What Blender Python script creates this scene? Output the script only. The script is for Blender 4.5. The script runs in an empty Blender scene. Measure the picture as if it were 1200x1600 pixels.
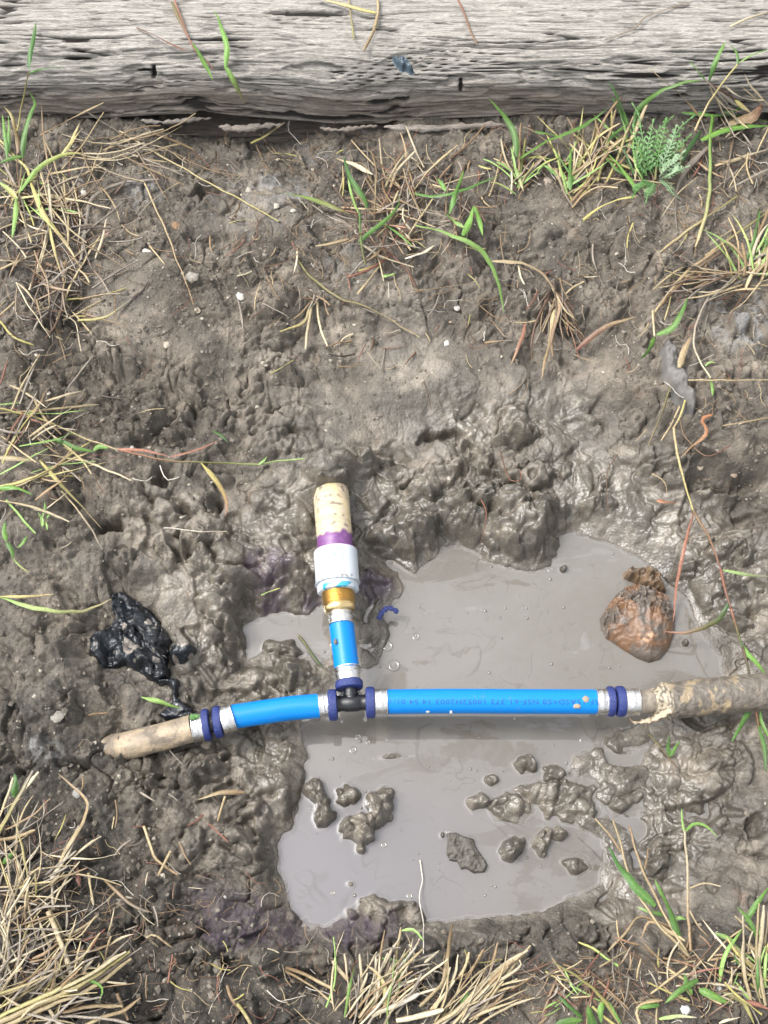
import bpy, math, random
import numpy as np
from mathutils import Vector

# ------------------------------------------------------------------ camera, light, exposure
S = bpy.context.scene
TILT, DIST, FPX = math.radians(27), 1.148, 800/math.tan(math.radians(26))
CAM = np.array([0, -DIST*math.sin(TILT), DIST*math.cos(TILT)])
FW = np.array([0, math.sin(TILT), -math.cos(TILT)]); UP = np.array([0, math.cos(TILT), math.sin(TILT)])
cd = bpy.data.cameras.new('camera'); cam = bpy.data.objects.new('camera', cd); S.collection.objects.link(cam)
cam.location = CAM; cam.rotation_euler = (TILT, 0, 0)
cd.sensor_fit = 'VERTICAL'; cd.sensor_height = 24; cd.lens = 12/math.tan(math.radians(26)); cd.clip_start = .01; cd.clip_end = 400
S.camera = cam
w = bpy.data.worlds.new('World'); S.world = w; w.use_nodes = True
nt = w.node_tree; bg = nt.nodes['Background']
sky = nt.nodes.new('ShaderNodeTexSky'); sky.sky_type = 'NISHITA'; sky.sun_disc = False
SUN_EL, SUN_AZ = math.radians(60), math.radians(-78)     # azimuth clockwise from +Y (upper left of the picture)
sky.sun_elevation = SUN_EL; sky.sun_rotation = SUN_AZ; sky.dust_density = 4; sky.air_density = 1.0
hs = nt.nodes.new('ShaderNodeHueSaturation'); hs.inputs['Saturation'].default_value = .22
nt.links.new(sky.outputs[0], hs.inputs['Color']); nt.links.new(hs.outputs[0], bg.inputs[0]); bg.inputs[1].default_value = .15
sd = bpy.data.lights.new('sun', 'SUN'); sd.energy = .95; sd.angle = math.radians(14); sd.color = (1, .975, .94)
so = bpy.data.objects.new('sun', sd); S.collection.objects.link(so)
sdir = Vector((math.sin(SUN_AZ)*math.cos(SUN_EL), math.cos(SUN_AZ)*math.cos(SUN_EL), math.sin(SUN_EL)))
so.rotation_euler = sdir.to_track_quat('Z', 'Y').to_euler(); so.location = (0, 0, 3)
S.view_settings.view_transform = 'Standard'; S.view_settings.look = 'None'
S.view_settings.exposure = 1.63; S.view_settings.gamma = 1; S.view_settings.use_curve_mapping = False

rng = np.random.default_rng(7); random.seed(7)
COL = S.collection

# ------------------------------------------------------------------ geometry of the place: picture point at a height -> point in the world
def W(px, py, z=0.):
    px = np.asarray(px, float); py = np.asarray(py, float)
    a = (px-600)/FPX; b = (800-py)/FPX
    d = np.stack([a, FW[1]+b*UP[1], FW[2]+b*UP[2]], -1)
    t = (z-CAM[2])/d[..., 2]
    return CAM + d*t[..., None]
def proj(x, y, z):
    dx = x; dy = y-CAM[1]; dz = z-CAM[2]
    dep = dy*FW[1]+dz*FW[2]; u = dy*UP[1]+dz*UP[2]
    return 600+FPX*dx/dep, 800-FPX*u/dep
def mpp(px, py, z):            # metres per photo pixel there
    p = W(px, py, z); return float(((p[1]-CAM[1])*FW[1]+(p[2]-CAM[2])*FW[2])/FPX)

# ------------------------------------------------------------------ noise
PERM = np.random.default_rng(3).permutation(4096)
GA = np.random.default_rng(4).uniform(0, 2*np.pi, 4096); GX, GY = np.cos(GA).astype(np.float32), np.sin(GA).astype(np.float32)
RX = np.random.default_rng(5).random(4096).astype(np.float32); RY = np.random.default_rng(6).random(4096).astype(np.float32); RZ = np.random.default_rng(8).random(4096).astype(np.float32)
def hsh(i, j, s=0): return PERM[(PERM[(i+s*131) & 4095]+j) & 4095]
def perlin(x, y, s=0):
    i = np.floor(x).astype(np.int64); j = np.floor(y).astype(np.int64)
    fx = (x-i).astype(np.float32); fy = (y-j).astype(np.float32)
    u = fx*fx*fx*(fx*(fx*6-15)+10); v = fy*fy*fy*(fy*(fy*6-15)+10)
    def g(a, b, X, Y):
        h = hsh(a, b, s); return GX[h]*X+GY[h]*Y
    n = (g(i, j, fx, fy)*(1-u)+g(i+1, j, fx-1, fy)*u)*(1-v)+(g(i, j+1, fx, fy-1)*(1-u)+g(i+1, j+1, fx-1, fy-1)*u)*v
    return n*1.5
def worley(x, y, s=0, jit=.9):
    i = np.floor(x).astype(np.int64); j = np.floor(y).astype(np.int64)
    f1 = np.full(x.shape, 9., np.float32); f2 = f1.copy(); idv = np.zeros(x.shape, np.float32)
    for a in (-1, 0, 1):
        for b in (-1, 0, 1):
            h = hsh(i+a, j+b, s)
            d = np.sqrt((i+a+.5+(RX[h]-.5)*jit-x)**2+(j+b+.5+(RY[h]-.5)*jit-y)**2).astype(np.float32)
            m = d < f1
            f2 = np.where(m, f1, np.minimum(f2, d)); f1 = np.where(m, d, f1); idv = np.where(m, RZ[h], idv)
    return f1, f2, idv
def sm(e0, e1, x):
    t = np.clip((x-e0)/(e1-e0), 0, 1); return t*t*(3-2*t)
def sdf(px, py, poly):          # signed distance to polygon in px; negative inside
    P = np.array(poly, float); d = np.full(px.shape, 1e9, np.float32); ins = np.zeros(px.shape, bool)
    for k in range(len(P)):
        a, b = P[k], P[(k+1) % len(P)]
        e = b-a; wx = px-a[0]; wy = py-a[1]
        t = np.clip((wx*e[0]+wy*e[1])/(e@e+1e-9), 0, 1)
        d = np.minimum(d, (wx-e[0]*t)**2+(wy-e[1]*t)**2)
        c = ((a[1] <= py) & (b[1] > py)) | ((b[1] <= py) & (a[1] > py))
        ins ^= c & (px < a[0]+(py-a[1])/(e[1] if e[1] else 1e-9)*e[0])
    return np.where(ins, -1, 1)*np.sqrt(d)

# ------------------------------------------------------------------ survey of the ground: px, py, height mm, roughness, wetness, dark soil
SURV = np.array([
(50,250,110,.9,.1,.5),(200,230,105,.8,.1,.5),(330,215,78,.8,.3,.9),(450,225,74,.7,.3,.9),(570,240,82,.8,.3,.8),(700,230,105,.9,.2,.6),(850,220,108,.9,.2,.6),(1000,220,110,.9,.2,.6),(1150,220,112,.9,.2,.6),
(60,360,118,.8,.1,.6),(200,330,112,.8,.1,.3),(330,310,98,1,.2,.7),(420,340,110,.45,.1,0),(560,340,108,.9,.2,.5),(700,350,104,1,.2,.6),(870,350,105,.5,.3,.3),(1000,350,108,.8,.2,.4),(1150,360,110,.9,.2,.5),
(50,470,104,1,.1,.8),(200,450,114,.35,.1,.05),(260,520,106,.35,.1,.05),(350,480,98,.8,.2,.3),(430,420,103,.8,.15,.3),(520,460,85,.6,.3,.1),(650,450,85,1,.3,.4),(800,450,84,1,.3,.5),(950,430,98,.9,.3,.4),(1100,470,105,.9,.2,.3),
(30,540,110,.7,.1,.05),(120,600,90,1,.1,.4),(250,640,86,1,.1,.3),(400,580,74,.9,.3,.4),(500,540,68,.6,.4,.1),(620,570,62,.2,.5,0),(740,560,62,.5,.5,.2),(880,560,60,.9,.5,.6),(1000,560,90,.6,.3,.2),(1080,600,86,.9,.3,.4),(1170,560,96,.8,.2,0),
(30,720,95,.8,.1,.3),(150,700,80,1,.2,.4),(300,700,68,1,.3,.4),(420,680,60,.8,.5,.2),(540,650,57,.3,.6,.1),(620,690,36,.4,.8,.3),(740,670,38,.8,.8,.2),(870,670,38,.7,.85,.1),(980,680,45,.6,.8,.3),(1080,720,52,.8,.6,.6),(1170,660,88,.9,.3,.3),
(40,800,85,.9,.1,.4),(150,820,54,1,.3,.8),(270,800,56,.9,.6,.4),(400,790,48,.8,.7,.2),(500,720,57,.5,.7,.1),(600,760,34,.9,.9,.1),(700,790,26,1.1,1,.1),(810,790,28,1.1,1,.1),(910,740,24,.6,1,.2),(1000,800,19,.45,1,.2),(1100,800,32,.9,.8,.5),(1180,800,38,1,.5,.9),
(40,900,72,.8,.2,.4),(150,880,52,1,.4,.4),(280,870,50,.6,.8,.1),(380,870,40,.8,.8,.1),(450,850,34,.8,.9,.1),(540,850,22,.5,1,.1),(600,850,16,.9,1,.1),(1050,870,12,.4,1,.2),(1120,880,16,.8,1,.2),(1180,930,18,.8,1,.3),
(60,1000,68,.8,.2,.4),(200,1000,30,.7,.4,.4),(330,950,36,.6,.9,0),(310,1040,26,.8,.8,.1),(400,1050,14,.9,1,0),(480,1050,10,.9,1,0),(575,930,8,.8,1,.1),(590,990,6,.8,1,.1),(1150,1000,12,.8,1,.1),
(60,1130,58,1,.2,.6),(180,1120,34,1,.3,.5),(300,1130,17,.9,.6,.3),(400,1160,13,1,.9,.1),(450,1170,8,.9,1,0),(1180,1080,14,.8,1,.2),
(60,1230,55,1,.1,.9),(200,1220,32,1,.3,.6),(330,1220,24,1,.5,.5),(430,1220,14,.9,.9,.1),(930,1190,1,.9,1,.1),(1020,1170,0,1,1,.1),(1120,1190,5,1,.9,.4),(1180,1220,26,1,.6,.6),
(80,1330,58,.9,.1,.8),(220,1320,40,1,.2,.7),(330,1300,30,1,.3,.6),(400,1300,18,.9,.7,.3),(900,1260,-1.5,.9,1,0),(1000,1280,-2,.9,1,0),(1080,1300,0,.9,.95,.2),(1160,1330,24,1,.6,.6),
(80,1430,65,.8,.1,.9),(220,1400,48,1,.1,.8),(340,1390,36,.9,.2,.6),(420,1400,20,.8,.4,.4),(960,1390,1,.7,1,.2),(1050,1400,5,.8,.9,.3),(1150,1400,34,.5,.5,.6),
(350,1450,40,.9,.2,.7),(480,1470,18,.9,.4,.6),(620,1470,16,.9,.5,.6),(760,1460,18,.9,.4,.7),(880,1450,22,.9,.4,.7),(1000,1470,36,.9,.4,.7),(1120,1480,42,.8,.4,.7),
(80,1560,75,.8,.1,.9),(250,1540,58,.9,.1,.9),(400,1540,48,1,.1,.9),(560,1560,40,.9,.1,.8),(700,1560,42,.9,.1,.8),(850,1550,50,.7,.1,.5),(1000,1540,54,.8,.2,.6),(1150,1560,60,.8,.2,.6),
(700,950,5,.4,1,0),(900,950,5,.4,1,0),(700,1120,5,.4,1,0),(700,1280,5,.4,1,0),(550,1350,6,.4,1,0),(800,1380,6,.4,1,0),(1000,1010,5,.4,1,0),(850,1050,5,.4,1,0)], float)
# lookup table on a coarse picture lattice, then bilinear
LX = np.arange(-300, 1501, 15.); LY = np.arange(-200, 1901, 15.)
gx, gy = np.meshgrid(LX, LY)
acc = np.zeros(gx.shape+(4,)); ws = np.zeros(gx.shape)
cx = np.clip(gx, 0, 1200); cy = np.clip(gy, 200, 1600)
for r in SURV:
    k = np.exp(-((cx-r[0])**2+(cy-r[1])**2)/(2*42.**2))+1e-5/(1+((cx-r[0])**2+(cy-r[1])**2)/9e3)**2
    ws += k; acc += k[..., None]*r[2:]
LUT = acc/ws[..., None]
def lut(px, py, c):
    fx = np.clip((px-LX[0])/15, 0, len(LX)-1.001); fy = np.clip((py-LY[0])/15, 0, len(LY)-1.001)
    i = fx.astype(int); j = fy.astype(int); a = fx-i; b = fy-j; T = LUT[..., c]
    return (T[j, i]*(1-a)+T[j, i+1]*a)*(1-b)+(T[j+1, i]*(1-a)+T[j+1, i+1]*a)*b

POOL = [(560,1045),(588,1030),(604,1000),(598,955),(628,918),(622,886),(588,868),(610,862),(648,885),(680,862),(690,838),(725,835),(748,846),(762,862),(800,868),(830,882),(860,876),(872,850),(882,820),(905,816),(950,830),(1000,858),(1040,888),(1075,925),(1100,975),(1130,1020),(1142,1060),(1140,1090),(1040,1110),(1012,1128),(960,1148),(940,1170),(905,1182),(885,1215),(880,1260),(905,1292),(940,1308),(952,1345),(935,1385),(890,1405),(850,1422),(760,1432),(672,1440),(640,1425),(610,1412),(580,1412),(560,1427),(520,1440),(500,1447),(470,1440),(452,1415),(443,1390),(434,1360),(428,1320),(434,1298),(455,1285),(468,1240),(470,1195),(478,1180),(472,1160),(467,1128),(500,1118),(520,1078)]
ARM = [(372,1000),(380,962),(400,942),(440,930),(480,945),(502,930),(520,960),(530,1000),(512,1030),(470,1008),(430,998),(400,1022),(378,1024)]
# lumps standing in the pool: px, py, rx, ry, height mm
LUMPS = [(492,1232,19,20,12),(505,1262,22,24,12),(545,1238,20,14,8),(566,1292,32,26,15),(592,1262,20,30,14),(562,1326,9,9,5),(609,1279,7,7,4),(523,1266,5,6,3),
 (452,1430,26,13,7),(550,1427,11,10,5),(600,1422,42,20,9),(588,1416,14,14,9),(648,1432,18,14,7),
 (750,1253,18,16,9),(768,1216,11,10,6),(826,1196,17,18,8),(845,1238,40,16,8),(803,1327,19,20,9),(848,1312,19,19,9),(874,1304,11,11,6),(800,1262,34,22,5),(890,1255,42,30,9),(866,1210,20,16,5),
 (693,1302,5,5,3),(617,1180,22,5,2),(880,886,7,8,3),(545,1380,6,5,2),(900,1352,22,14,3),(1075,1000,9,8,3)]
PITS = [(172,822,26,14,26),(335,788,16,10,16),(250,745,18,16,16),(285,800,12,10,14),(1130,745,60,22,30),(690,685,34,9,16),(610,720,30,26,12),(325,300,26,14,26),(1150,800,50,30,16),(120,1000,26,30,14),(755,765,12,6,12),(640,760,10,7,10),(300,640,8,16,12),(60,420,45,30,12),(480,1530,60,16,14),(360,1510,30,16,18),(1025,535,14,30,14),(1180,1290,16,20,12),(830,560,26,20,12),(275,850,10,22,14),(300,870,8,18,14),(245,1140,12,10,14),(40,1190,30,16,14),(320,1370,20,10,10)]
MOUNDS = [(519,738,48,30,26),(500,760,14,10,10),(541,758,14,12,9),(150,1182,26,22,14),(640,835,36,36,14),(600,850,30,20,8),(690,720,40,30,12),(730,780,34,26,10),(820,810,52,48,20),(790,760,30,20,8),(740,820,22,20,8),(330,900,52,50,12),(430,1000,30,14,8),(400,1060,36,24,10),(470,1060,30,22,8),(440,870,40,34,10),(232,455,70,62,10),(420,345,70,40,8),(40,545,45,35,16),(250,640,26,30,12),(1080,560,24,60,8),(1165,520,40,50,14),(585,900,26,18,7),(590,985,18,38,7),(530,930,30,14,2),(450,1225,26,36,9),(440,1150,26,26,6),(300,1200,40,30,8),(1050,1180,44,26,4),(930,1200,26,30,4),(340,1400,50,30,8),(1100,1230,40,24,6),(600,560,60,44,6),(225,885,40,30,14),(1000,360,30,36,10),(345,985,30,22,8)]

_r = random.Random(21)
CLODS = []
for (a, b, sx, sy, n) in [(280, 820, 110, 110, 40), (760, 770, 130, 50, 40), (1000, 720, 100, 60, 14), (400, 1050, 70, 60, 16), (300, 1260, 120, 90, 26), (1000, 1230, 90, 70, 9), (150, 620, 120, 60, 16), (480, 620, 60, 60, 8), (1120, 900, 50, 70, 12), (640, 440, 150, 60, 20), (1000, 460, 120, 60, 18), (120, 520, 80, 60, 14), (380, 560, 90, 60, 14), (1100, 640, 60, 80, 12), (200, 1450, 130, 60, 16), (700, 1480, 200, 20, 12)]:
    for _ in range(n): CLODS.append((_r.gauss(a, sx), _r.gauss(b, sy), _r.uniform(9, 40), _r.uniform(8, 30), _r.uniform(4, 12), _r.uniform(-1, 1)))
def field(x, y):
    """ground height (m) and attribute masks at world x,y arrays"""
    z = np.full(x.shape, .05)
    for _ in range(9):
        px, py = proj(x, y, z); z = .45*z+.55*lut(px, py, 0)*1e-3
    px, py = proj(x, y, z); px = np.clip(px, -290, 1490); py = np.clip(py, -190, 1890)
    far = sm(.55, .9, np.hypot(x, y))
    n1 = perlin(x/.06, y/.06, 1); n2 = perlin(x/.022, y/.022, 2); n3 = perlin(x/.009, y/.009, 3); n4 = perlin(x/.15, y/.15, 4)
    wx = x+.010*n1+.005*n2; wy = y+.010*perlin(x/.06+9, y/.06, 5)+.005*perlin(x/.022, y/.022+7, 6)
    pxw = px+9*n2+4*n3; pyw = py+9*perlin(x/.022+5, y/.022, 7)+4*perlin(x/.009, y/.009+3, 8)
    d = np.minimum(sdf(px+4*n2+3*n3, py+4*perlin(x/.022+5, y/.022, 7)+3*n3, POOL), sdf(pxw, pyw, ARM))
    H = lut(px, py, 0); A = lut(px, py, 1); wet = lut(px, py, 2); dark = lut(px, py, 3)
    k = sm(-2, 42, d)
    base = np.where(d > 0, 1.2+(np.maximum(H, -2)-1.2)*k, -7*sm(0, 14, -d)+1.2*(1-sm(0, 3, -d)))
    aedge = .22+.78*sm(0, 26, d); aedge = np.where(d > 0, aedge, .22*(1-sm(0, 10, -d)))
    for (a, b, rx, ry, h) in MOUNDS:
        q = ((pxw-a)/rx)**2+((pyw-b)/ry)**2; base = base+h*np.clip(1-q, 0, 1)**.8*(np.where(d > -6, 1, .3))
    ckeep = np.where(d > 0, 1, 0)*sm(-4, 16, d)*sm(.3, .65, A)
    for (a, b, rx, ry, h, tw) in CLODS:
        dx = pxw+5*n3-a; dy = pyw-b; q = ((dx+tw*dy)/rx)**2+(dy/ry)**2; base = base+h*np.clip(1-q, 0, 1)**.5*ckeep-.28*h*np.exp(-((q-1.22)/.22)**2)*ckeep
    for (a, b, rx, ry, h) in PITS:
        q = ((pxw-a)/rx)**2+((pyw-b)/ry)**2; base = base-h*np.clip(1.2-q, 0, 1)**.7
    # clods
    f1, f2, i1 = worley(wx/.042, wy/.042, 11); c1 = np.sqrt(np.clip(1-(f1/.78)**2, 0, 1))
    g1, g2, i2 = worley(wx/.017, wy/.017, 12); c2 = np.sqrt(np.clip(1-(g1/.8)**2, 0, 1))
    h1, h2, i3 = worley(x/.0072+.3*n3, y/.0072, 13); c3 = np.sqrt(np.clip(1-(h1/.8)**2, 0, 1))
    bl1 = np.abs(perlin(wx/.034, wy/.034, 14)); bl2 = np.abs(perlin(wx/.015, wy/.015, 15)); bl3 = np.abs(perlin(wx/.0068, wy/.0068, 16))
    fine = perlin(x/.0042, y/.0042, 17)
    dry = 1-sm(.25, .7, wet)
    rough = sm(.3, .75, A)
    k1, k2, i4 = worley(wx/.026+7, wy/.026, 22); c15 = np.sqrt(np.clip(1-(k1/.72)**2, 0, 1))
    v1, v2, i5 = worley(wx/.0105+7, wy/.0105, 23); c25 = np.sqrt(np.clip(1-(v1/.75)**2, 0, 1))
    patch = sm(-.35, .3, perlin(x/.05, y/.05, 25)); A2 = A*(.15+.85*rough*(.15+.85*patch))*(.25+.75*dry); wetr = 1-dry
    D = 8*n4*A+6*n1*A+A*9*(c1*(.1+1.1*i1)-.45)+8*A2*(c15*(i4**1.5)-.25)+A*8*(bl1-.25)+A2*5*(bl2-.22)
    Aw = A*wetr
    D += A2*6.0*(c2*(i2**1.4)-.25)+A2*4.2*(c25*i5**1.3-.25)
    D += Aw*(5.5*((1-np.clip(k1/.8, 0, 1)**2)*i4-.25)+4.2*((1-np.clip(g1/.8, 0, 1)**2)*i2-.25)+2.8*((1-np.clip(v1/.8, 0, 1)**2)*i5-.25))
    D += (bl3-.2)*(1.5-.6*wetr)*(.2+.8*rough)*(.4+.6*A)
    D += A2*(2.6*dry+1.0)*(c3*i3-.25)+dry*A*rough*1.3*fine+.3*fine
    crack = sm(.07, .0, f2-f1)*sm(.1, .5, perlin(x/.06, y/.06, 18))
    crack2 = sm(.10, .0, k2-k1)*sm(.2, .6, perlin(x/.05+3, y/.05, 19))
    hole = sm(.30, .5, perlin(wx/.028, wy/.028, 24))*rough
    D -= (7*crack+5*crack2)*(.25+.75*dry)*(.3+A)+9*hole*A
    # drag marks of a spade in the smeared mud at upper right
    m = np.exp(-(((px-860)/70)**2+((py-350)/38)**2)); D += 2.2*m*np.sin((px*.45-py*.9)/4.2+1.5*n1)
    m = np.exp(-(((px-620)/80)**2+((py-585)/40)**2)); D += .7*m*np.sin((py+.12*px)/3.1+2*n1)
    D = D*(.82+.18*sm(800, 950, py)); dark = dark*(.62+.38*sm(900, 1150, py))
    z = base+D*aedge*np.where(d < 0, .5, 1)
    for (a, b, rx, ry, h) in LUMPS:
        jx = px+.40*rx*n2*1.5+.28*rx*n3; jy = py+.40*ry*perlin(x/.022+5, y/.022, 7)*1.5+.2*ry*perlin(x/.009, y/.009+3, 8)
        q = ((jx-a)/rx)**2+((jy-b)/ry)**2
        z = np.maximum(z, -7+(1.15*h+7)*np.clip(1.15-q, 0, 1)**.5*(1+.12*n3+.55*(c25*i5-.3)+.45*(c2*i2-.2)))
        z = np.maximum(z, -.9-6*np.clip((q-1.05)/.8, 0, 1)+.5*n3)
    z = z+22*sm(0, .35, perlin(x/.5, y/.5, 20))*far+60*far*perlin(x/2.5, y/2.5, 21)
    z = np.where(far > 0, np.maximum(z, z*(1-far)+55*far), z)
    # purple primer spilled on the soil
    pu = np.zeros(x.shape)
    for (a, b, rx, ry, s) in [(370,1440,62,52,1.),(440,1450,60,40,.7),(540,1450,60,34,.9),(420,890,44,34,1.),(580,915,32,26,1.3),(490,930,22,22,.8),(330,1420,40,60,.5),(600,1450,40,30,.6),(425,930,26,22,.9)]:
        q = ((pxw-a)/rx)**2+((pyw-b)/ry)**2; pu = np.maximum(pu, s*np.clip(1-q, 0, 1)**.45*(.6+1.1*np.clip(n3+.35, 0, 1)))
    ash = np.zeros(x.shape)
    for (a, b, rx, ry, s) in [(1160,510,50,60,.9),(440,300,60,26,.7),(230,300,34,30,.8),(1060,600,18,50,.6),(60,1170,50,20,.8),(500,240,60,20,.5),(400,330,70,50,.35),(540,410,50,30,.4),(1140,470,60,30,.6)]:
        q = ((pxw-a)/rx)**2+((pyw-b)/ry)**2; ash = np.maximum(ash, s*np.clip(1-q, 0, 1)**.5*sm(-.25, .25, n3+n2))
    dark = dark*1.15; wet = np.clip(wet+.25*n1+.3*n4, 0, 1)
    dark = np.clip(dark+(.35*n1+.3*n2)*sm(0, .35, dark), 0, 1)
    return z*1e-3, wet, dark, np.clip(pu, 0, 1), ash

def grow(a, b, step0, step1, outer):
    n = int((b-a)/((step0+step1)/2)); t = np.linspace(0, 1, n+1); c = a+(b-a)*(t*step0+t*t/2*(step1-step0))/((step0+step1)/2)
    lo, hi = [], []; s = step0*2; v = a
    while v > -outer: s *= 1.35; v -= s; lo.append(v)
    s = step1*2; v = b
    while v < outer: s *= 1.35; v += s; hi.append(v)
    return np.array(lo[::-1]+list(c)+hi)
XS = grow(-.50, .50, .00112, .00112, 40); YS = grow(-.525, .485, .00095, .00145, 40)
GXX, GYY = np.meshgrid(XS, YS)
GZ, GWET, GDARK, GPUR, GASH = field(GXX, GYY)

# ------------------------------------------------------------------ mesh helpers
def link(o, parent=None):
    COL.objects.link(o)
    if parent is not None: o.parent = parent
    return o
def mesh(name, v, f, mat=None, parent=None, smooth=True, attrs=None, cols=None):
    me = bpy.data.meshes.new(name)
    v = np.asarray(v, np.float32).reshape(-1, 3)
    if isinstance(f, np.ndarray):
        n = f.shape[1]; me.vertices.add(len(v)); me.vertices.foreach_set('co', v.ravel())
        me.loops.add(f.size); me.loops.foreach_set('vertex_index', f.astype(np.int32).ravel())
        me.polygons.add(len(f)); me.polygons.foreach_set('loop_start', np.arange(0, f.size, n, dtype=np.int32)); me.polygons.foreach_set('loop_total', np.full(len(f), n, np.int32))
        me.update(calc_edges=True)
    else:
        me.from_pydata(v.tolist(), [], f)
    me.polygons.foreach_set('use_smooth', np.full(len(me.polygons), smooth))
    if attrs:
        for k, a in attrs.items(): me.attributes.new(k, 'FLOAT', 'POINT').data.foreach_set('value', np.asarray(a, np.float32).ravel())
    if cols is not None:
        c = np.ones((len(v), 4), np.float32); c[:, :3] = cols
        me.attributes.new('tint', 'FLOAT_COLOR', 'POINT').data.foreach_set('color', c.ravel())
    if mat: me.materials.append(mat)
    me.update()
    return link(bpy.data.objects.new(name, me), parent)
def gridfaces(ny, nx):
    i = np.arange(ny*nx).reshape(ny, nx)
    return np.stack([i[:-1, :-1].ravel(), i[:-1, 1:].ravel(), i[1:, 1:].ravel(), i[1:, :-1].ravel()], 1)
def empty(name, loc): 
    o = bpy.data.objects.new(name, None); o.location = loc; o.empty_display_size = .02; return link(o)
def tag(o, label, cat, group=None):
    o['label'] = label; o['category'] = cat
    if group: o['group'] = group
    return o
def adopt(root, objs):
    """parts were built in world coordinates: shift them to hang under the root"""
    L = np.array(root.location, np.float32)
    for o in objs:
        if o.data.users == 1 or not o.data.get('moved'):
            n = len(o.data.vertices); c = np.empty(n*3, np.float32); o.data.vertices.foreach_get('co', c)
            o.data.vertices.foreach_set('co', (c.reshape(-1, 3)-L).ravel()); o.data.update(); o.data['moved'] = 1
        o.parent = root

# ------------------------------------------------------------------ materials
def mat(name):
    m = bpy.data.materials.new(name); m.use_nodes = True; return m, m.node_tree.nodes, m.node_tree.links, m.node_tree.nodes['Principled BSDF']
class NT:
    def __init__(s, name): s.m, s.n, s.l, s.b = mat(name)
    def new(s, t, **kw):
        q = s.n.new(t)
        for k, v in kw.items():
            if k in q.inputs.keys() if isinstance(k, str) else False: pass
            setattr(q, k, v)
        return q
    def val(s, sock, v):
        if hasattr(v, 'links') or isinstance(v, bpy.types.NodeSocket): s.l.new(v, sock)
        else:
            if isinstance(v, (int, float)) and sock.type == 'RGBA': v = (v, v, v, 1)
            sock.default_value = v
    def noise(s, scale, detail=4, rough=.6, vec=None, dist=0):
        q = s.n.new('ShaderNodeTexNoise'); q.inputs['Scale'].default_value = scale; q.inputs['Detail'].default_value = detail; q.inputs['Roughness'].default_value = rough; q.inputs['Distortion'].default_value = dist
        s.l.new(vec if vec else s.pos(), q.inputs['Vector']); return q.outputs['Fac']
    def pos(s):
        if not hasattr(s, '_p'): s._p = s.n.new('ShaderNodeTexCoord').outputs['Object']
        return s._p
    def scaled(s, v):
        q = s.n.new('ShaderNodeMapping'); q.inputs['Scale'].default_value = v; s.l.new(s.pos(), q.inputs[0]); return q.outputs[0]
    def vor(s, scale, out='Distance', feat='F1', vec=None):
        q = s.n.new('ShaderNodeTexVoronoi'); q.feature = feat; q.inputs['Scale'].default_value = scale; s.l.new(vec if vec else s.pos(), q.inputs['Vector']); return q.outputs[out]
    def ramp(s, fac, stops, interp='LINEAR'):
        q = s.n.new('ShaderNodeValToRGB'); e = q.color_ramp.elements; q.color_ramp.interpolation = interp
        while len(e) < len(stops): e.new(.5)
        for k, (p, c) in enumerate(stops): e[k].position = p; e[k].color = (c, c, c, 1) if not isinstance(c, tuple) else c+(1,)
        s.l.new(fac, q.inputs[0]); return q.outputs[0]
    def mix(s, f, a, b, mode='MIX'):
        q = s.n.new('ShaderNodeMix'); q.data_type = 'RGBA'; q.blend_type = mode
        s.val(q.inputs[0], f); s.val(q.inputs[6], a if not isinstance(a, tuple) else a+(1,)); s.val(q.inputs[7], b if not isinstance(b, tuple) else b+(1,)); return q.outputs[2]
    def math(s, op, a, b=0., c=None):
        q = s.n.new('ShaderNodeMath'); q.operation = op; s.val(q.inputs[0], a); s.val(q.inputs[1], b)
        if c is not None: s.val(q.inputs[2], c)
        return q.outputs[0]
    def attr(s, name, out='Fac'):
        q = s.n.new('ShaderNodeAttribute'); q.attribute_name = name; return q.outputs[out]
    def bump(s, h, dist, strength=1., nrm=None):
        q = s.n.new('ShaderNodeBump'); q.inputs['Distance'].default_value = dist; q.inputs['Strength'].default_value = strength; s.val(q.inputs['Height'], h)
        if nrm: s.l.new(nrm, q.inputs['Normal'])
        return q.outputs[0]
    def out(s, col=None, rough=None, nrm=None, metal=None, spec=None, **kw):
        if col is not None: s.val(s.b.inputs['Base Color'], col if not isinstance(col, tuple) else col+(1,))
        if rough is not None: s.val(s.b.inputs['Roughness'], rough)
        if nrm is not None: s.l.new(nrm, s.b.inputs['Normal'])
        if metal is not None: s.val(s.b.inputs['Metallic'], metal)
        if spec is not None: s.val(s.b.inputs['Specular IOR Level'], spec)
        for k, v in kw.items(): s.val(s.b.inputs[k.replace('_', ' ')], v)
        return s.m

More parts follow.
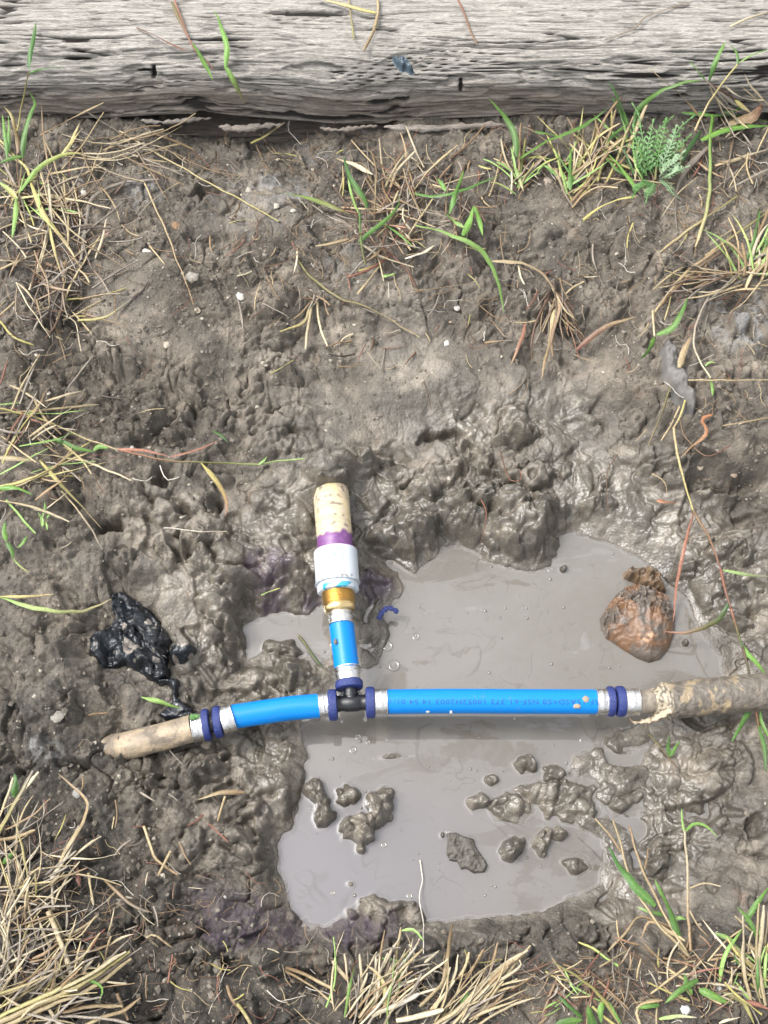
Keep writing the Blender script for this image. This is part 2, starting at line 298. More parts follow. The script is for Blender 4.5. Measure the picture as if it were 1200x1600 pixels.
def ground_mat():
    t = NT('mud_and_soil')
    wet = t.attr('wet'); dark = t.attr('dark'); pur = t.attr('purple'); ash = t.attr('ash')
    big = t.noise(22, 5, .65); mid = t.noise(120, 5, .7); fin = t.noise(700, 3, .7)
    base = t.mix(t.ramp(big, [(.3, 0.), (.7, 1.)]), (.122, .103, .079), (.182, .156, .122))
    base = t.mix(t.ramp(mid, [(.35, 0.), (.7, 1.)]), base, (.225, .190, .146))
    drk = t.mix(t.ramp(mid, [(.35, 0.), (.65, 1.)]), (.016, .0135, .0105), (.060, .052, .041))
    c = t.mix(t.math('MULTIPLY', dark, .9), base, drk)
    wetc = t.mix(t.ramp(mid, [(.3, 0.), (.7, 1.)]), (.084, .073, .057), (.150, .132, .107))
    c = t.mix(t.math('MULTIPLY', wet, t.math('SUBTRACT', 1., t.math('MULTIPLY', dark, .5))), c, wetc)
    rust = t.ramp(t.noise(30, 3, .5, t.scaled((1.3, .8, 1))), [(.66, 0.), (.76, 1.)])
    c = t.mix(t.math('MULTIPLY', rust, .35), c, (.12, .06, .03))
    cid = t.vor(26, 'Color', 'SMOOTH_F1'); sp0 = t.n.new('ShaderNodeSeparateColor'); t.l.new(cid, sp0.inputs[0])
    c = t.mix(1., c, t.ramp(sp0.outputs[0], [(.25, .72), (.75, 1.25)]), 'MULTIPLY')
    cid = t.vor(85, 'Color', 'SMOOTH_F1'); sp1 = t.n.new('ShaderNodeSeparateColor'); t.l.new(cid, sp1.inputs[0])
    c = t.mix(1., c, t.ramp(sp1.outputs[0], [(.25, .78), (.75, 1.22)]), 'MULTIPLY')
    c = t.mix(ash, c, (.22, .215, .205))
    # pale sand grains
    vc = t.vor(620, 'Color'); vd = t.vor(620)
    sep = t.n.new('ShaderNodeSeparateColor'); t.l.new(vc, sep.inputs[0])
    grain = t.math('MULTIPLY', t.ramp(sep.outputs[0], [(.90, 0.), (.93, 1.)]), t.ramp(vd, [(.25, 1.), (.4, 0.)]))
    grain = t.math('MULTIPLY', grain, t.math('SUBTRACT', 1., t.math('MULTIPLY', wet, .8)))
    gc = t.mix(sep.outputs[1], (.28, .23, .17), (.40, .38, .35))
    c = t.mix(t.math('MULTIPLY', grain, .8), c, gc)
    vc2 = t.vor(240, 'Color'); sep2 = t.n.new('ShaderNodeSeparateColor'); t.l.new(vc2, sep2.inputs[0])
    g2 = t.math('MULTIPLY', t.ramp(sep2.outputs[0], [(.95, 0.), (.97, 1.)]), t.ramp(t.vor(240), [(.2, 1.), (.3, 0.)]))
    g2 = t.math('MULTIPLY', g2, t.math('SUBTRACT', 1., wet))
    c = t.mix(t.math('MULTIPLY', g2, .8), c, (.36, .33, .28))
    c = t.mix(t.math('MULTIPLY', pur, t.ramp(mid, [(.3, .45), (.65, .95)])), c, (.050, .034, .051))
    c = t.mix(t.ramp(fin, [(.3, .55), (.52, 0.)]), c, (.02, .017, .014))
    r = t.mix(wet, .88, t.math('ADD', .10, t.math('MULTIPLY', mid, .30)))
    h = t.math('ADD', t.math('MULTIPLY', mid, .55), t.math('MULTIPLY', fin, t.math('SUBTRACT', .9, t.math('MULTIPLY', wet, .75))))
    h = t.math('ADD', h, t.math('MULTIPLY', grain, .5)); h = t.math('ADD', h, t.math('MULTIPLY', t.ramp(t.vor(330, 'Distance', 'F1'), [(0., 1.), (.8, 0.)]), .22)); h = t.math('MULTIPLY', h, t.math('SUBTRACT', 1., t.math('MULTIPLY', wet, .55)))
    n = t.bump(h, .0030, 1.)
    return t.out(c, r, n, spec=.5)
M_GROUND = ground_mat()
def water_mat():
    t = NT('muddy_water')
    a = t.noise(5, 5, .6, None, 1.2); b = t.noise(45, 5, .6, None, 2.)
    a2 = t.noise(5, 6, .62, t.scaled((1, 2.4, 1)), 1.); c = t.mix(t.ramp(a, [(.35, 0.), (.65, 1.)]), (.106, .096, .080), (.131, .121, .107)); c = t.mix(t.ramp(a2, [(.56, 0.), (.585, .8)]), c, (.082, .069, .052)); c = t.mix(t.ramp(a2, [(.36, .7), (.385, 0.)]), c, (.15, .143, .132))  # silt tones; brown and pale patches also paint in the bank's reflection
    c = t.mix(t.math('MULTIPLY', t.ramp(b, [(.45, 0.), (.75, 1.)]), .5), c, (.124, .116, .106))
    c = t.mix(t.attr('tintp'), c, (.100, .092, .096))
    dp = t.attr('depth'); dpn = t.math('ADD', dp, t.math('MULTIPLY', t.math('SUBTRACT', b, .5), 1.6))
    c = t.mix(t.ramp(dpn, [(0., .75), (.42, 0.)]), c, (.070, .058, .043))
    c = t.mix(t.ramp(dpn, [(.34, 0.), (.44, .45), (.56, 0.)]), c, (.20, .19, .175))
    c = t.mix(t.attr('edge'), c, (.16, .15, .138))
    for sc, wd, amt in ((9, .012, .5), (26, .014, .4)):
        l = t.noise(sc, 2, .5, None, 1.5); l = t.ramp(t.math('ABSOLUTE', t.math('SUBTRACT', l, .5)), [(0., 1.), (wd, 0.)])
        l = t.math('MULTIPLY', l, t.ramp(t.noise(sc*1.3, 2, .5, t.scaled((1, 1.3, 1))), [(.5, 0.), (.62, amt)])); c = t.mix(l, c, (.055, .049, .042))
    vc = t.vor(95, 'Color'); sp = t.n.new('ShaderNodeSeparateColor'); t.l.new(vc, sp.inputs[0])
    fl = t.math('MULTIPLY', t.ramp(sp.outputs[0], [(.93, 0.), (.95, 1.)]), t.ramp(t.math('ADD', t.vor(95), t.math('MULTIPLY', t.math('SUBTRACT', b, .5), .3)), [(.05, 1.), (.12, 0.)])); c = t.mix(t.math('MULTIPLY', fl, .7), c, (.05, .045, .04))
    h = t.noise(60, 2, .4)
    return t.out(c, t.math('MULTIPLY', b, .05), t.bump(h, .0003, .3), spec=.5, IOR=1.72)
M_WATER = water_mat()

g = mesh('ground', np.stack([GXX, GYY, GZ], -1), gridfaces(len(YS), len(XS)), M_GROUND, attrs=dict(wet=GWET, dark=GDARK, purple=GPUR, ash=GASH))
g['kind'] = 'structure'

# ------------------------------------------------------------------ heights for placing things
def bil(T, x, y):
    x = np.asarray(x, float); y = np.asarray(y, float)
    i = np.clip(np.searchsorted(XS, x)-1, 0, len(XS)-2); j = np.clip(np.searchsorted(YS, y)-1, 0, len(YS)-2)
    a = np.clip((x-XS[i])/(XS[i+1]-XS[i]), 0, 1); b = np.clip((y-YS[j])/(YS[j+1]-YS[j]), 0, 1)
    return (T[j, i]*(1-a)+T[j, i+1]*a)*(1-b)+(T[j+1, i]*(1-a)+T[j+1, i+1]*a)*b
def dil(T, n):
    for ax in (0, 1):
        P = T.copy()
        for k in range(1, n+1):
            P = np.maximum(P, np.maximum(np.roll(T, k, ax), np.roll(T, -k, ax)))
        T = P
    for ax in (0, 1):
        T = sum(np.roll(T, k, ax) for k in range(-n, n+1))/(2*n+1)
    return T
GTOP = dil(GZ, 5)               # upper envelope, for straw that bridges hollows
TIM_Y = float(W(600, 188, .105)[1]); TIM_TOP, TIM_BOT, TIM_R = .192, .105, .045
def timber_z(x, y):
    s = y-TIM_Y
    q = np.clip((TIM_R-s)/TIM_R, 0, 1)
    return np.where(s > 0, TIM_TOP-.045*(1-np.sqrt(1-q*q)), -1)
def surf(x, y, top=False): return np.maximum(np.maximum(bil(GTOP if top else GZ, x, y), timber_z(np.asarray(x), np.asarray(y))), 0)
def hit(px, py, top=False):
    """first thing the view through that picture point meets: world points (n,3)"""
    px = np.atleast_1d(np.asarray(px, float)); py = np.atleast_1d(np.asarray(py, float))
    zs = np.linspace(.24, -.01, 260)
    p = W(px[:, None], py[:, None], zs[None]) if False else np.stack([W(px, py, z) for z in zs], 1)
    s = surf(p[..., 0], p[..., 1], top)
    k = np.argmax(p[..., 2] <= s, 1)
    return p[np.arange(len(px)), k]

# ------------------------------------------------------------------ puddle
wx_ = np.arange(W(340, 1000)[0], W(1215, 1000)[0], .0019); wy_ = np.arange(float(W(600, 1470)[1]), float(W(600, 790)[1]), .0017)
WX, WY = np.meshgrid(wx_, wy_); gz = bil(GZ, WX, WY)
edge = np.exp(-np.clip(-gz, 0, 1)/.0012)
WZ = .0005*edge
ppx, ppy = proj(WX, WY, 0)
tintp = np.clip(sm(1150, 1300, ppy)*sm(900, 500, ppx)*.8+.2*sm(1000, 1400, ppy), 0, 1)
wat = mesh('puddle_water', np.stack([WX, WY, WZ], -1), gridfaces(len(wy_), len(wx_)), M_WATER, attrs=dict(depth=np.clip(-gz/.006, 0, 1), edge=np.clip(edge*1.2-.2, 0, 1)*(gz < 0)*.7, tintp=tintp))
wat['kind'] = 'structure'

# ------------------------------------------------------------------ timber
def timber():
    t = NT('weathered_wood')
    v = t.attr('face'); cr = t.attr('crack'); g1 = t.noise(30, 6, .65, t.scaled((1.1, 14, 14)), .4); g2 = t.noise(160, 4, .7, t.scaled((1, 12, 12)), .3); blo = t.noise(9, 4, .6, t.scaled((.6, 2, 2)))
    pale = t.mix(t.ramp(g1, [(.3, 0.), (.7, 1.)]), (.20, .184, .162), (.44, .416, .374))
    pale = t.mix(t.math('MULTIPLY', t.ramp(g2, [(.42, 1.), (.54, 0.)]), .6), pale, (.07, .062, .052)); pale = t.mix(t.ramp(t.noise(14, 5, .7, t.scaled((.5, 30, 30)), .2), [(.57, 0.), (.65, .85)]), pale, (.05, .044, .037))
    brn = t.mix(t.ramp(g1, [(.3, 0.), (.72, 1.)]), (.13, .105, .086), (.30, .258, .216))
    brn = t.mix(t.math('MULTIPLY', t.ramp(g2, [(.4, 1.), (.52, 0.)]), .5), brn, (.04, .03, .024))
    f = t.math('ADD', v, t.math('MULTIPLY', t.math('SUBTRACT', blo, .5), 1.1))
    c = t.mix(t.ramp(f, [(.55, 0.), (1.0, 1.)]), pale, brn)
    c = t.mix(t.ramp(cr, [(.05, 0.), (.6, 1.)]), c, (.02, .016, .013))
    h = t.math('ADD', g1, g2)
    M = t.out(c, .85, t.bump(h, .0014, .8))
    xs = np.concatenate([np.linspace(-1.3, -.66, 60), np.linspace(-.65, .65, 640), np.linspace(.66, 1.3, 60)])
    ds = .0013
    prof = []
    y = .235
    back = [(.235, .10), (.235, .12), (.235, .15), (.235, .18), (.233, .184), (.228, .190)]
    prof += back
    prof += [(a, TIM_TOP) for a in np.arange(.222, TIM_R, -ds)]
    for a in np.linspace(0, math.pi/2, 70): prof.append((TIM_R*(1-math.sin(a)), TIM_TOP-.045*(1-math.cos(a))))
    prof += [(0, z) for z in np.arange(TIM_TOP-.046, TIM_BOT+.006, -ds)]
    for a in np.linspace(0, math.pi/2, 8): prof.append((.006*(1-math.cos(a)), TIM_BOT+.006-.006*math.sin(a)))
    prof += [(.02, TIM_BOT), (.08, TIM_BOT), (.235, TIM_BOT)]
    P = np.array(prof); T = np.gradient(P, axis=0); T /= np.linalg.norm(T, axis=1)[:, None]+1e-9
    N = np.stack([T[:, 1], -T[:, 0]], 1)          # outwards
    s = np.concatenate([[0], np.cumsum(np.linalg.norm(np.diff(P, axis=0), axis=1))])
    X, Sg = np.meshgrid(xs, s)
    sw = Sg+.006*perlin(X/.25, Sg/.1, 31)+.012*perlin(X/.6, Sg/.2, 37)
    gr = np.abs(perlin(X/.20, sw/.0055, 32))
    gr2 = perlin(X/.11, sw/.0028, 33); gr3 = perlin(X/.3, sw/.02, 34)
    cm = perlin(X/.12, sw/.011, 35); deep = sm(.10, .0, np.abs(perlin(X/.22, sw/.013, 36)))*sm(.05, .45, perlin(X/.16, sw/.05, 38))
    spl = sm(.36, .5, perlin(X/.045, sw/.0042, 39))
    D = .0014*(gr-.3)+.0007*gr2+.0016*gr3-.006*deep-.0012*spl+.003*perlin(X/.4, Sg/.1, 40)
    # splintered lower edge, mostly right of the middle
    fr = sm(.25+.0, .33, Sg)
    D -= .004*fr*sm(.1, .3, perlin(X/.05, sw/.012, 41))
    lines = sm(.055, .0, np.abs(perlin(X/.45, sw/.012, 43)))*sm(-.15, .2, perlin(X/.2, sw/.03, 44))+sm(.05, .0, np.abs(perlin(X/.35+5, sw/.008, 45)))*sm(-.1, .2, perlin(X/.15, sw/.03, 46))
    D -= .0035*np.clip(lines, 0, 1); deep = np.maximum(deep, .8*np.clip(lines, 0, 1))
    # notch in the top edge
    xa, ya = proj(X, TIM_Y+P[:, 0][:, None]+0*X, P[:, 1][:, None]+0*X)
    for (a, b, rx, ry, h) in [(240,116,4,15,.008),(228,112,16,3,.005),(625,150,16,4,.007),(595,152,24,5,.008),(470,178,120,5,.006),(720,134,4,12,.006),(1010,120,60,4,.006),(340,60,60,3,.006),(480,20,70,5,.007),(120,63,24,3,.006),(120,90,24,3,.006)]:
        q = ((xa-a)/rx)**2+((ya-b)/ry)**2; D -= h*np.clip(1-q, 0, 1)**.5; deep = np.maximum(deep, np.clip(1-q, 0, 1)**.5)
    low = np.clip((TIM_TOP-.03-P[:, 1])/.02, 0, 1)[:, None]
    YY = TIM_Y+P[:, 0][:, None]+N[:, 0][:, None]*D-.0*X; ZZ = P[:, 1][:, None]+N[:, 1][:, None]*D
    # the lower edge wanders: the front bulges and lifts along the beam
    lift = .018*np.clip(perlin(X/.23+.6, X*0, 42), -.5, .6)
    wl = np.clip((TIM_R+.01-P[:, 0])/TIM_R, 0, 1)[:, None]*np.clip((TIM_TOP-P[:, 1])/.06, 0, 1)[:, None]
    ZZ = ZZ+lift*wl
    face = np.clip((TIM_TOP-P[:, 1][:, None])/.055, 0, 1)*1.0+0*X
    face = np.clip(face-.55*sm(.15, .5, X), 0, 1)+.25*sm(-.2, -.5, X)*0
    root = empty('timber_beam', (0, TIM_Y+.12, TIM_BOT))
    o = mesh('beam', np.stack([X, YY, ZZ], -1), gridfaces(len(s), len(xs))[:, ::-1].copy(), M, attrs=dict(face=face, crack=np.clip(deep*.9+spl*.25+.25*sm(.12, .02, gr), 0, 1)))
    parts = [o]
    for sx in (-1.3, 1.3):
        ring = [(sx, TIM_Y+a, b) for a, b in prof[::6]]+[(sx, TIM_Y+.235, TIM_BOT)]
        parts.append(mesh('end_grain', ring, [list(range(len(ring)))], M, smooth=False))
    # long splinters peeling off the lower edge
    def splinter(x0, x1, py, w, zoff, tint):
        n = 26; u = np.linspace(0, 1, n); px = x0+(x1-x0)*u
        pts = W(px, py+3*np.sin(u*5), TIM_BOT+zoff); hw = w*np.sin(np.pi*np.clip(u*.98+.01, 0, 1))**.45*(1+.9*perlin(u*5, u*0+x0, 51)+.5*perlin(u*12, u*0+x0, 52))
        V = []; F = []
        for k in range(n):
            p = pts[k]
            for (dy, dz) in ((-1, -.3), (-.3, .5), (.6, .6), (1, -.2), (0, -1)): V.append((p[0], p[1]+dy*hw[k]*.45, p[2]+dz*hw[k]*.6+(.001*math.sin(k*2.1))))
            if k:
                for q in range(5): F.append([(k-1)*5+q, (k-1)*5+(q+1) % 5, k*5+(q+1) % 5, k*5+q])
        nf = len(V); f0 = [F1 for F1 in F]+[[4, 3, 2, 1, 0], [nf-5, nf-4, nf-3, nf-2, nf-1]]
        return mesh('splinter', V, f0, M, attrs=dict(face=np.full(nf, tint), crack=np.zeros(nf)))
    for a in [(342, 440, 198, .009, .001, .95), (600, 790, 198, .009, .006, .85), (500, 590, 200, .005, .004, 1.1), (60, 250, 200, .009, -.004, 1.), (220, 330, 188, .006, .004, .9)]:
        parts.append(splinter(*a))
    adopt(root, parts)
    tag(root, 'long weathered grey timber beam with cracked grain lying along the top', 'timber')
    # rotten darker board under the beam
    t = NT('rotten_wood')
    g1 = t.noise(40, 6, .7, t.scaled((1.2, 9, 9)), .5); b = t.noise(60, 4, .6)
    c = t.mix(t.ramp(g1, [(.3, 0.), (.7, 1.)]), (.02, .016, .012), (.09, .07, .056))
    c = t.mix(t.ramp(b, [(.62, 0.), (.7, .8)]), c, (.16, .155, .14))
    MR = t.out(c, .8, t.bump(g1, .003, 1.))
    x = np.linspace(-.62, .62, 420); u = np.linspace(0, 1, 60); X, U = np.meshgrid(x, u)
    y0 = TIM_Y+.006
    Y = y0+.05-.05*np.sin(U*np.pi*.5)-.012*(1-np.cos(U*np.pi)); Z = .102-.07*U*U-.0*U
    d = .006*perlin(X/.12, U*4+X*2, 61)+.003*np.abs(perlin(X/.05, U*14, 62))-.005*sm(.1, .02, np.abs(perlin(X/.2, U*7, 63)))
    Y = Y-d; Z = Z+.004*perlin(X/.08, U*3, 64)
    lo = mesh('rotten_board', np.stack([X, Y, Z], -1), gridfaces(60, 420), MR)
    tag(lo, 'dark rotten strip of wood under the front edge of the grey beam', 'board')
timber()

# ------------------------------------------------------------------ the repaired water pipe
def frames(P):
    P = np.array(P, float); T = np.gradient(P, axis=0); T /= np.linalg.norm(T, axis=1)[:, None]
    U = np.cross(T, [0, 0, 1.]); U /= np.linalg.norm(U, axis=1)[:, None]; V = np.cross(U, T)
    return P, T, U, V
def resample(P, n):
    P = np.array(P, float)
    if len(P) > 2:      # Catmull-Rom
        Q = np.vstack([2*P[0]-P[1], P, 2*P[-1]-P[-2]]); out = []
        for i in range(len(P)-1):
            p0, p1, p2, p3 = Q[i:i+4]
            for t in np.linspace(0, 1, 12, endpoint=False):
                out.append(.5*(2*p1+(p2-p0)*t+(2*p0-5*p1+4*p2-p3)*t*t+(3*p1-p0-3*p2+p3)*t**3))
        P = np.array(out+[P[-1]])
    s = np.concatenate([[0], np.cumsum(np.linalg.norm(np.diff(P, axis=0), axis=1))])
    u = np.linspace(0, s[-1], n); return np.stack([np.interp(u, s, P[:, k]) for k in range(3)], 1)
def tube(name, path, prof, mat, nseg=48, n=None, shape=None, cols=None, attrs=None, smooth=True, caps=True):
    """prof: list of (fraction along, radius m); shape(theta array, u) -> radius factor"""
    n = n or max(len(prof), 2)
    us = np.array([p[0] for p in prof]); rs = np.array([p[1] for p in prof])
    C = resample(path, 200); P, T, U, V = frames(C)
    f = us*(len(P)-1); i = np.clip(f.astype(int), 0, len(P)-2); a = (f-i)[:, None]
    c = P[i]*(1-a)+P[i+1]*a; Uu = U[i]; Vv = V[i]
    th = np.linspace(0, 2*np.pi, nseg, endpoint=False)
    R = rs[:, None]*np.ones(nseg)[None]
    if shape is not None: R = R*shape(th[None]+0*R, us[:, None]+0*R)
    G = c[:, None]+R[..., None]*(Uu[:, None]*np.cos(th)[None, :, None]+Vv[:, None]*np.sin(th)[None, :, None])
    v = G.reshape(-1, 3); m = len(us); F = []
    for k in range(m-1):
        for q in range(nseg):
            F.append([k*nseg+q, k*nseg+(q+1) % nseg, (k+1)*nseg+(q+1) % nseg, (k+1)*nseg+q])
    if caps: F.append(list(range(nseg))[::-1]); F.append([(m-1)*nseg+q for q in range(nseg)])
    F = [f[::-1] for f in F]
    cc = None
    if cols is not None: cc = cols(th[None]+0*R, us[:, None]+0*R).reshape(-1, 3)
    o = mesh(name, v, F, mat, smooth=smooth, cols=cc)
    # hard edges between steep changes
    try: o.data.set_sharp_from_angle(angle=math.radians(38))
    except Exception: pass
    return o
def tint_mat(name, rough=.5, bump=0, bs=400, metal=0, dirt=0., coat=0, rnoise=0., dirtcol=(.12, .10, .08), spec=.5, dscale=90, dthr=.58):
    t = NT(name); c = t.attr('tint', 'Color')
    nz = t.noise(bs, 4, .6)
    if dirt > 0:
        d = t.math('MULTIPLY', t.ramp(t.noise(dscale, 5, .65), [(dthr, 0.), (dthr+.1, 1.)]), dirt); c = t.mix(d, c, dirtcol)
        rough = t.math('ADD', rough, t.math('MULTIPLY', d, .4)); metal = t.math('MULTIPLY', metal, t.math('SUBTRACT', 1., d)) if metal else 0
    return t.out(c, rough, t.bump(nz, bump, 1.) if bump else None, metal=metal, spec=spec, Coat_Weight=coat)
def flatcol(c): return lambda th, u: np.ones(th.shape+(3,))*np.array(c)
M_BLUE = tint_mat('blue_pipe_plastic', .34, .0002, 900, dirt=.5, dthr=.62, dscale=160, dirtcol=(.10, .12, .14), spec=.3)
M_RING = tint_mat('navy_ring_plastic', .42, .0008, 1400, dirt=.35, dscale=300, dthr=.55, dirtcol=(.06, .07, .14))
M_METAL = tint_mat('muddy_steel', .24, .0006, 700, metal=1., dirt=.85, dscale=200, dthr=.60, dirtcol=(.10, .09, .075))
M_BRASS = tint_mat('brass', .28, .0003, 900, metal=1., dirt=.5, dscale=260, dthr=.60, dirtcol=(.11, .08, .045))
M_BLACK = tint_mat('black_fitting_plastic', .35, .0003, 900, dirt=.25, dscale=240, dthr=.6, dirtcol=(.09, .08, .07))
M_WHITE = tint_mat('white_plastic', .38, .0002, 900, dirt=.5, dscale=420, dthr=.68, dirtcol=(.30, .28, .25))
M_OLD = tint_mat('old_muddy_pipe', .5, .0016, 260, dirt=.8, dscale=70, dthr=.52, dirtcol=(.11, .093, .073))
M_SHEATH = tint_mat('muddy_sheath', .42, .0022, 240, dirt=.4, dscale=90, dthr=.6, dirtcol=(.13, .11, .085))

ZP = .047
root = empty('water_pipe_repair', W(555, 1098, ZP)); parts = []
def HP(x, y, z=ZP): return W(x, y, z)
BLUE = (.0, .150, .46); NAVY = (.012, .024, .125); STEEL = (.62, .61, .59); BLK = (.006, .007, .009)
def rad(px, py, rpx, z=ZP): return rpx*mpp(px, py, z)*.985
def seg(name, a, b, r, mat, col, prof=None, za=ZP, zb=None, mid=None, **kw):
    """straight or gently bent run between two picture points; r in photo px"""
    zb = za if zb is None else zb
    pts = [W(a[0], a[1], za)]
    if mid: pts += [W(m[0], m[1], m[2] if len(m) > 2 else (za+zb)/2) for m in mid]
    pts.append(W(b[0], b[1], zb))
    r0 = rad(*a, 1, za); r1 = rad(*b, 1, zb)
    P = prof or [(0, .97), (.02, 1), (.98, 1), (1, .97)]
    pr = [(u, r*k*(r0*(1-u)+r1*u)) for u, k in P]
    o = tube(name, pts, pr, mat, cols=flatcol(col) if not callable(col) else col, **kw); parts.append(o); return o
def sleeve(a, b, r, za=ZP, lip=0):
    # crimped steel sleeve: flared lip at the pipe end (lip=0 start, 1 end), small crimp waists, witness hole
    base = [(0, 1.0), (.04, 1.09), (.10, 1.09), (.14, 1.0), (.34, .985), (.42, 1.03), (.55, 1.03), (.62, .985), (.9, 1.0), (1, .99)]
    if lip: base = [(1-u, k) for u, k in base][::-1]
    o = seg('crimp_sleeve', a, b, r, M_METAL, STEEL, base, za=za)
    return o
def ring(a, b, r, za=ZP):
    return seg('retaining_ring', a, b, r, M_RING, NAVY, [(0, .72), (0, .9), (.1, .98), (.25, 1.0), (.75, 1.0), (.9, .98), (1, .9), (1, .72)], za=za,
               shape=lambda th, u: 1+.018*np.sign(np.sin(th*20))*(np.abs(u-.5) < .4))
# left run, from the mud to the tee
ZL = .034
def oldcol(th, u):
    n = perlin(u*9+3, th*1.2, 71); k = np.clip(n*.9+.45, 0, 1)[..., None]
    c = np.array([.30, .235, .155])*(1-k)+np.array([.15, .12, .09])*k
    e = sm(.50, .25, u)[..., None]; c = c*(1-e)+np.array([.21, .185, .14])*e
    o = sm(.1, .4, perlin(u*6, th*1.5, 72))[..., None]*sm(.55, .2, u)[..., None]; c = c*(1-.6*o)+np.array([.30, .14, .05])*.6*o
    g = (sm(.2, .45, perlin(u*16, th*2.3, 73))*sm(.55, .3, u))[..., None]; return c*(1-g)+np.array([.42, .41, .36])*g
seg('old_pipe', (112, 1196), (301, 1138), 21.5, M_OLD, oldcol, [(0, .9)]+[(k, 1.) for k in np.linspace(.05, 1, 70)], za=-.022, zb=ZP, mid=[(168, 1172, .021), (220, 1160, .041)], shape=lambda th, u: 1+.03*perlin(u*5, th, 74)+.015*perlin(u*20, th*3, 75))
sleeve((301, 1138), (318, 1135), 22.5, lip=0)
ring((317, 1133.5), (328.5, 1131.5), 25)
seg('coupling', (324, 1132), (338, 1129), 14.5, M_BLACK, BLK)
ring((334.5, 1129), (347, 1127), 25)
sleeve((346, 1127), (366, 1120), 22, lip=1)
BP = [(0, 1.0)]+[(k, 1.) for k in np.linspace(.02, .98, 30)]+[(1, 1.0)]
seg('blue_pipe', (364, 1120), (499, 1103), 19.2, M_BLUE, BLUE, BP, mid=[(410, 1113), (455, 1106.5)])
sleeve((498, 1103), (514, 1101), 19.8, lip=0)
ring((513, 1102), (527, 1101), 24.5)
# tee: run, branch and moulded shoulders in one mesh
def tee():
    import bmesh
    bm = bmesh.new()
    a = W(520, 1100.5, ZP); b = W(580, 1097, ZP); c = W(549, 1099, ZP); d = W(547, 1074, ZP+.002); r = rad(550, 1098, 12.5)
    vs = []
    def cyl(p, q, prof, nseg=32):
        P, T, U, V = frames(resample([p, q], 40)); rows = []
        for u, k in prof:
            i = min(int(u*39), 39); c0 = P[0]*(1-u)+P[-1]*u
            rows.append([bm.verts.new(c0+k*r*(U[0]*math.cos(t)+V[0]*math.sin(t))) for t in np.linspace(0, 2*np.pi, nseg, endpoint=False)])
        for x, y in zip(rows[:-1], rows[1:]):
            for q_ in range(nseg): bm.faces.new([x[q_], x[(q_+1) % nseg], y[(q_+1) % nseg], y[q_]][::-1])
        bm.faces.new(rows[0]); bm.faces.new(rows[-1][::-1])
    cyl(a, b, [(0, 1.05), (.16, 1.05), (.18, .98), (.30, .98), (.33, 1.08), (.67, 1.08), (.70, .98), (.82, .98), (.84, 1.05), (1, 1.05)])
    cyl(c, d, [(0, .9), (.45, .9), (.46, 1.0), (.62, 1.0), (.64, .9), (1, .9)])
    # web plates moulded between run and branch
    for s_ in (-1, 1):
        e = c+np.array([s_*r*.9, 0, 0]); k = .0022
        q = [e+np.array([0, r*.7, k]), e+np.array([s_*r*.9, r*.7, k]), e+np.array([0, r*1.7, k])]
        vt = [bm.verts.new(v) for v in q]; vb = [bm.verts.new(v-np.array([0, 0, 2*k])) for v in q]
        bm.faces.new(vt); bm.faces.new(vb[::-1])
        for i in range(3): bm.faces.new([vt[i], vb[i], vb[(i+1) % 3], vt[(i+1) % 3]])
    bmesh.ops.recalc_face_normals(bm, faces=bm.faces)
    me = bpy.data.meshes.new('tee_fitting'); bm.to_mesh(me); n = len(me.vertices); bm.free()
    at = me.attributes.new('tint', 'FLOAT_COLOR', 'POINT'); at.data.foreach_set('color', np.tile(BLK+(1,), n).astype(np.float32))
    me.materials.append(M_BLACK); me.polygons.foreach_set('use_smooth', [True]*len(me.polygons))
    me.set_sharp_from_angle(angle=math.radians(38))
    o = link(bpy.data.objects.new('tee_fitting', me)); parts.append(o)
tee()
ring((571.5, 1098), (586, 1097.5), 24.5)
sleeve((585, 1097), (606, 1096), 20.2, lip=1)
bp = seg('blue_pipe', (604, 1096.5), (932, 1096.5), 19.6, M_BLUE, BLUE, BP, mid=[(700, 1095.5), (830, 1096)])
sleeve((930, 1096.5), (949, 1096.5), 20.5, lip=0)
ring((948, 1096), (959.5, 1096), 23.5)
seg('coupling', (955, 1096), (966, 1096), 15, M_BLACK, BLK)
ring((962, 1096), (976, 1096), 24)
sleeve((975, 1096), (998, 1096), 20.5, lip=1)
def oldcol2(th, u):
    k = np.clip(perlin(u*6, th*1.2, 76)*.9+.5, 0, 1)[..., None]; return np.array([.20, .17, .13])*(1-k)+np.array([.13, .11, .085])*k
seg('old_pipe', (997, 1096.5), (1060, 1094), 18.5, M_OLD, oldcol2, [(0, 1.)]+[(k, 1.) for k in np.linspace(.02, 1, 30)], shape=lambda th, u: 1+.025*perlin(u*4, th, 77))
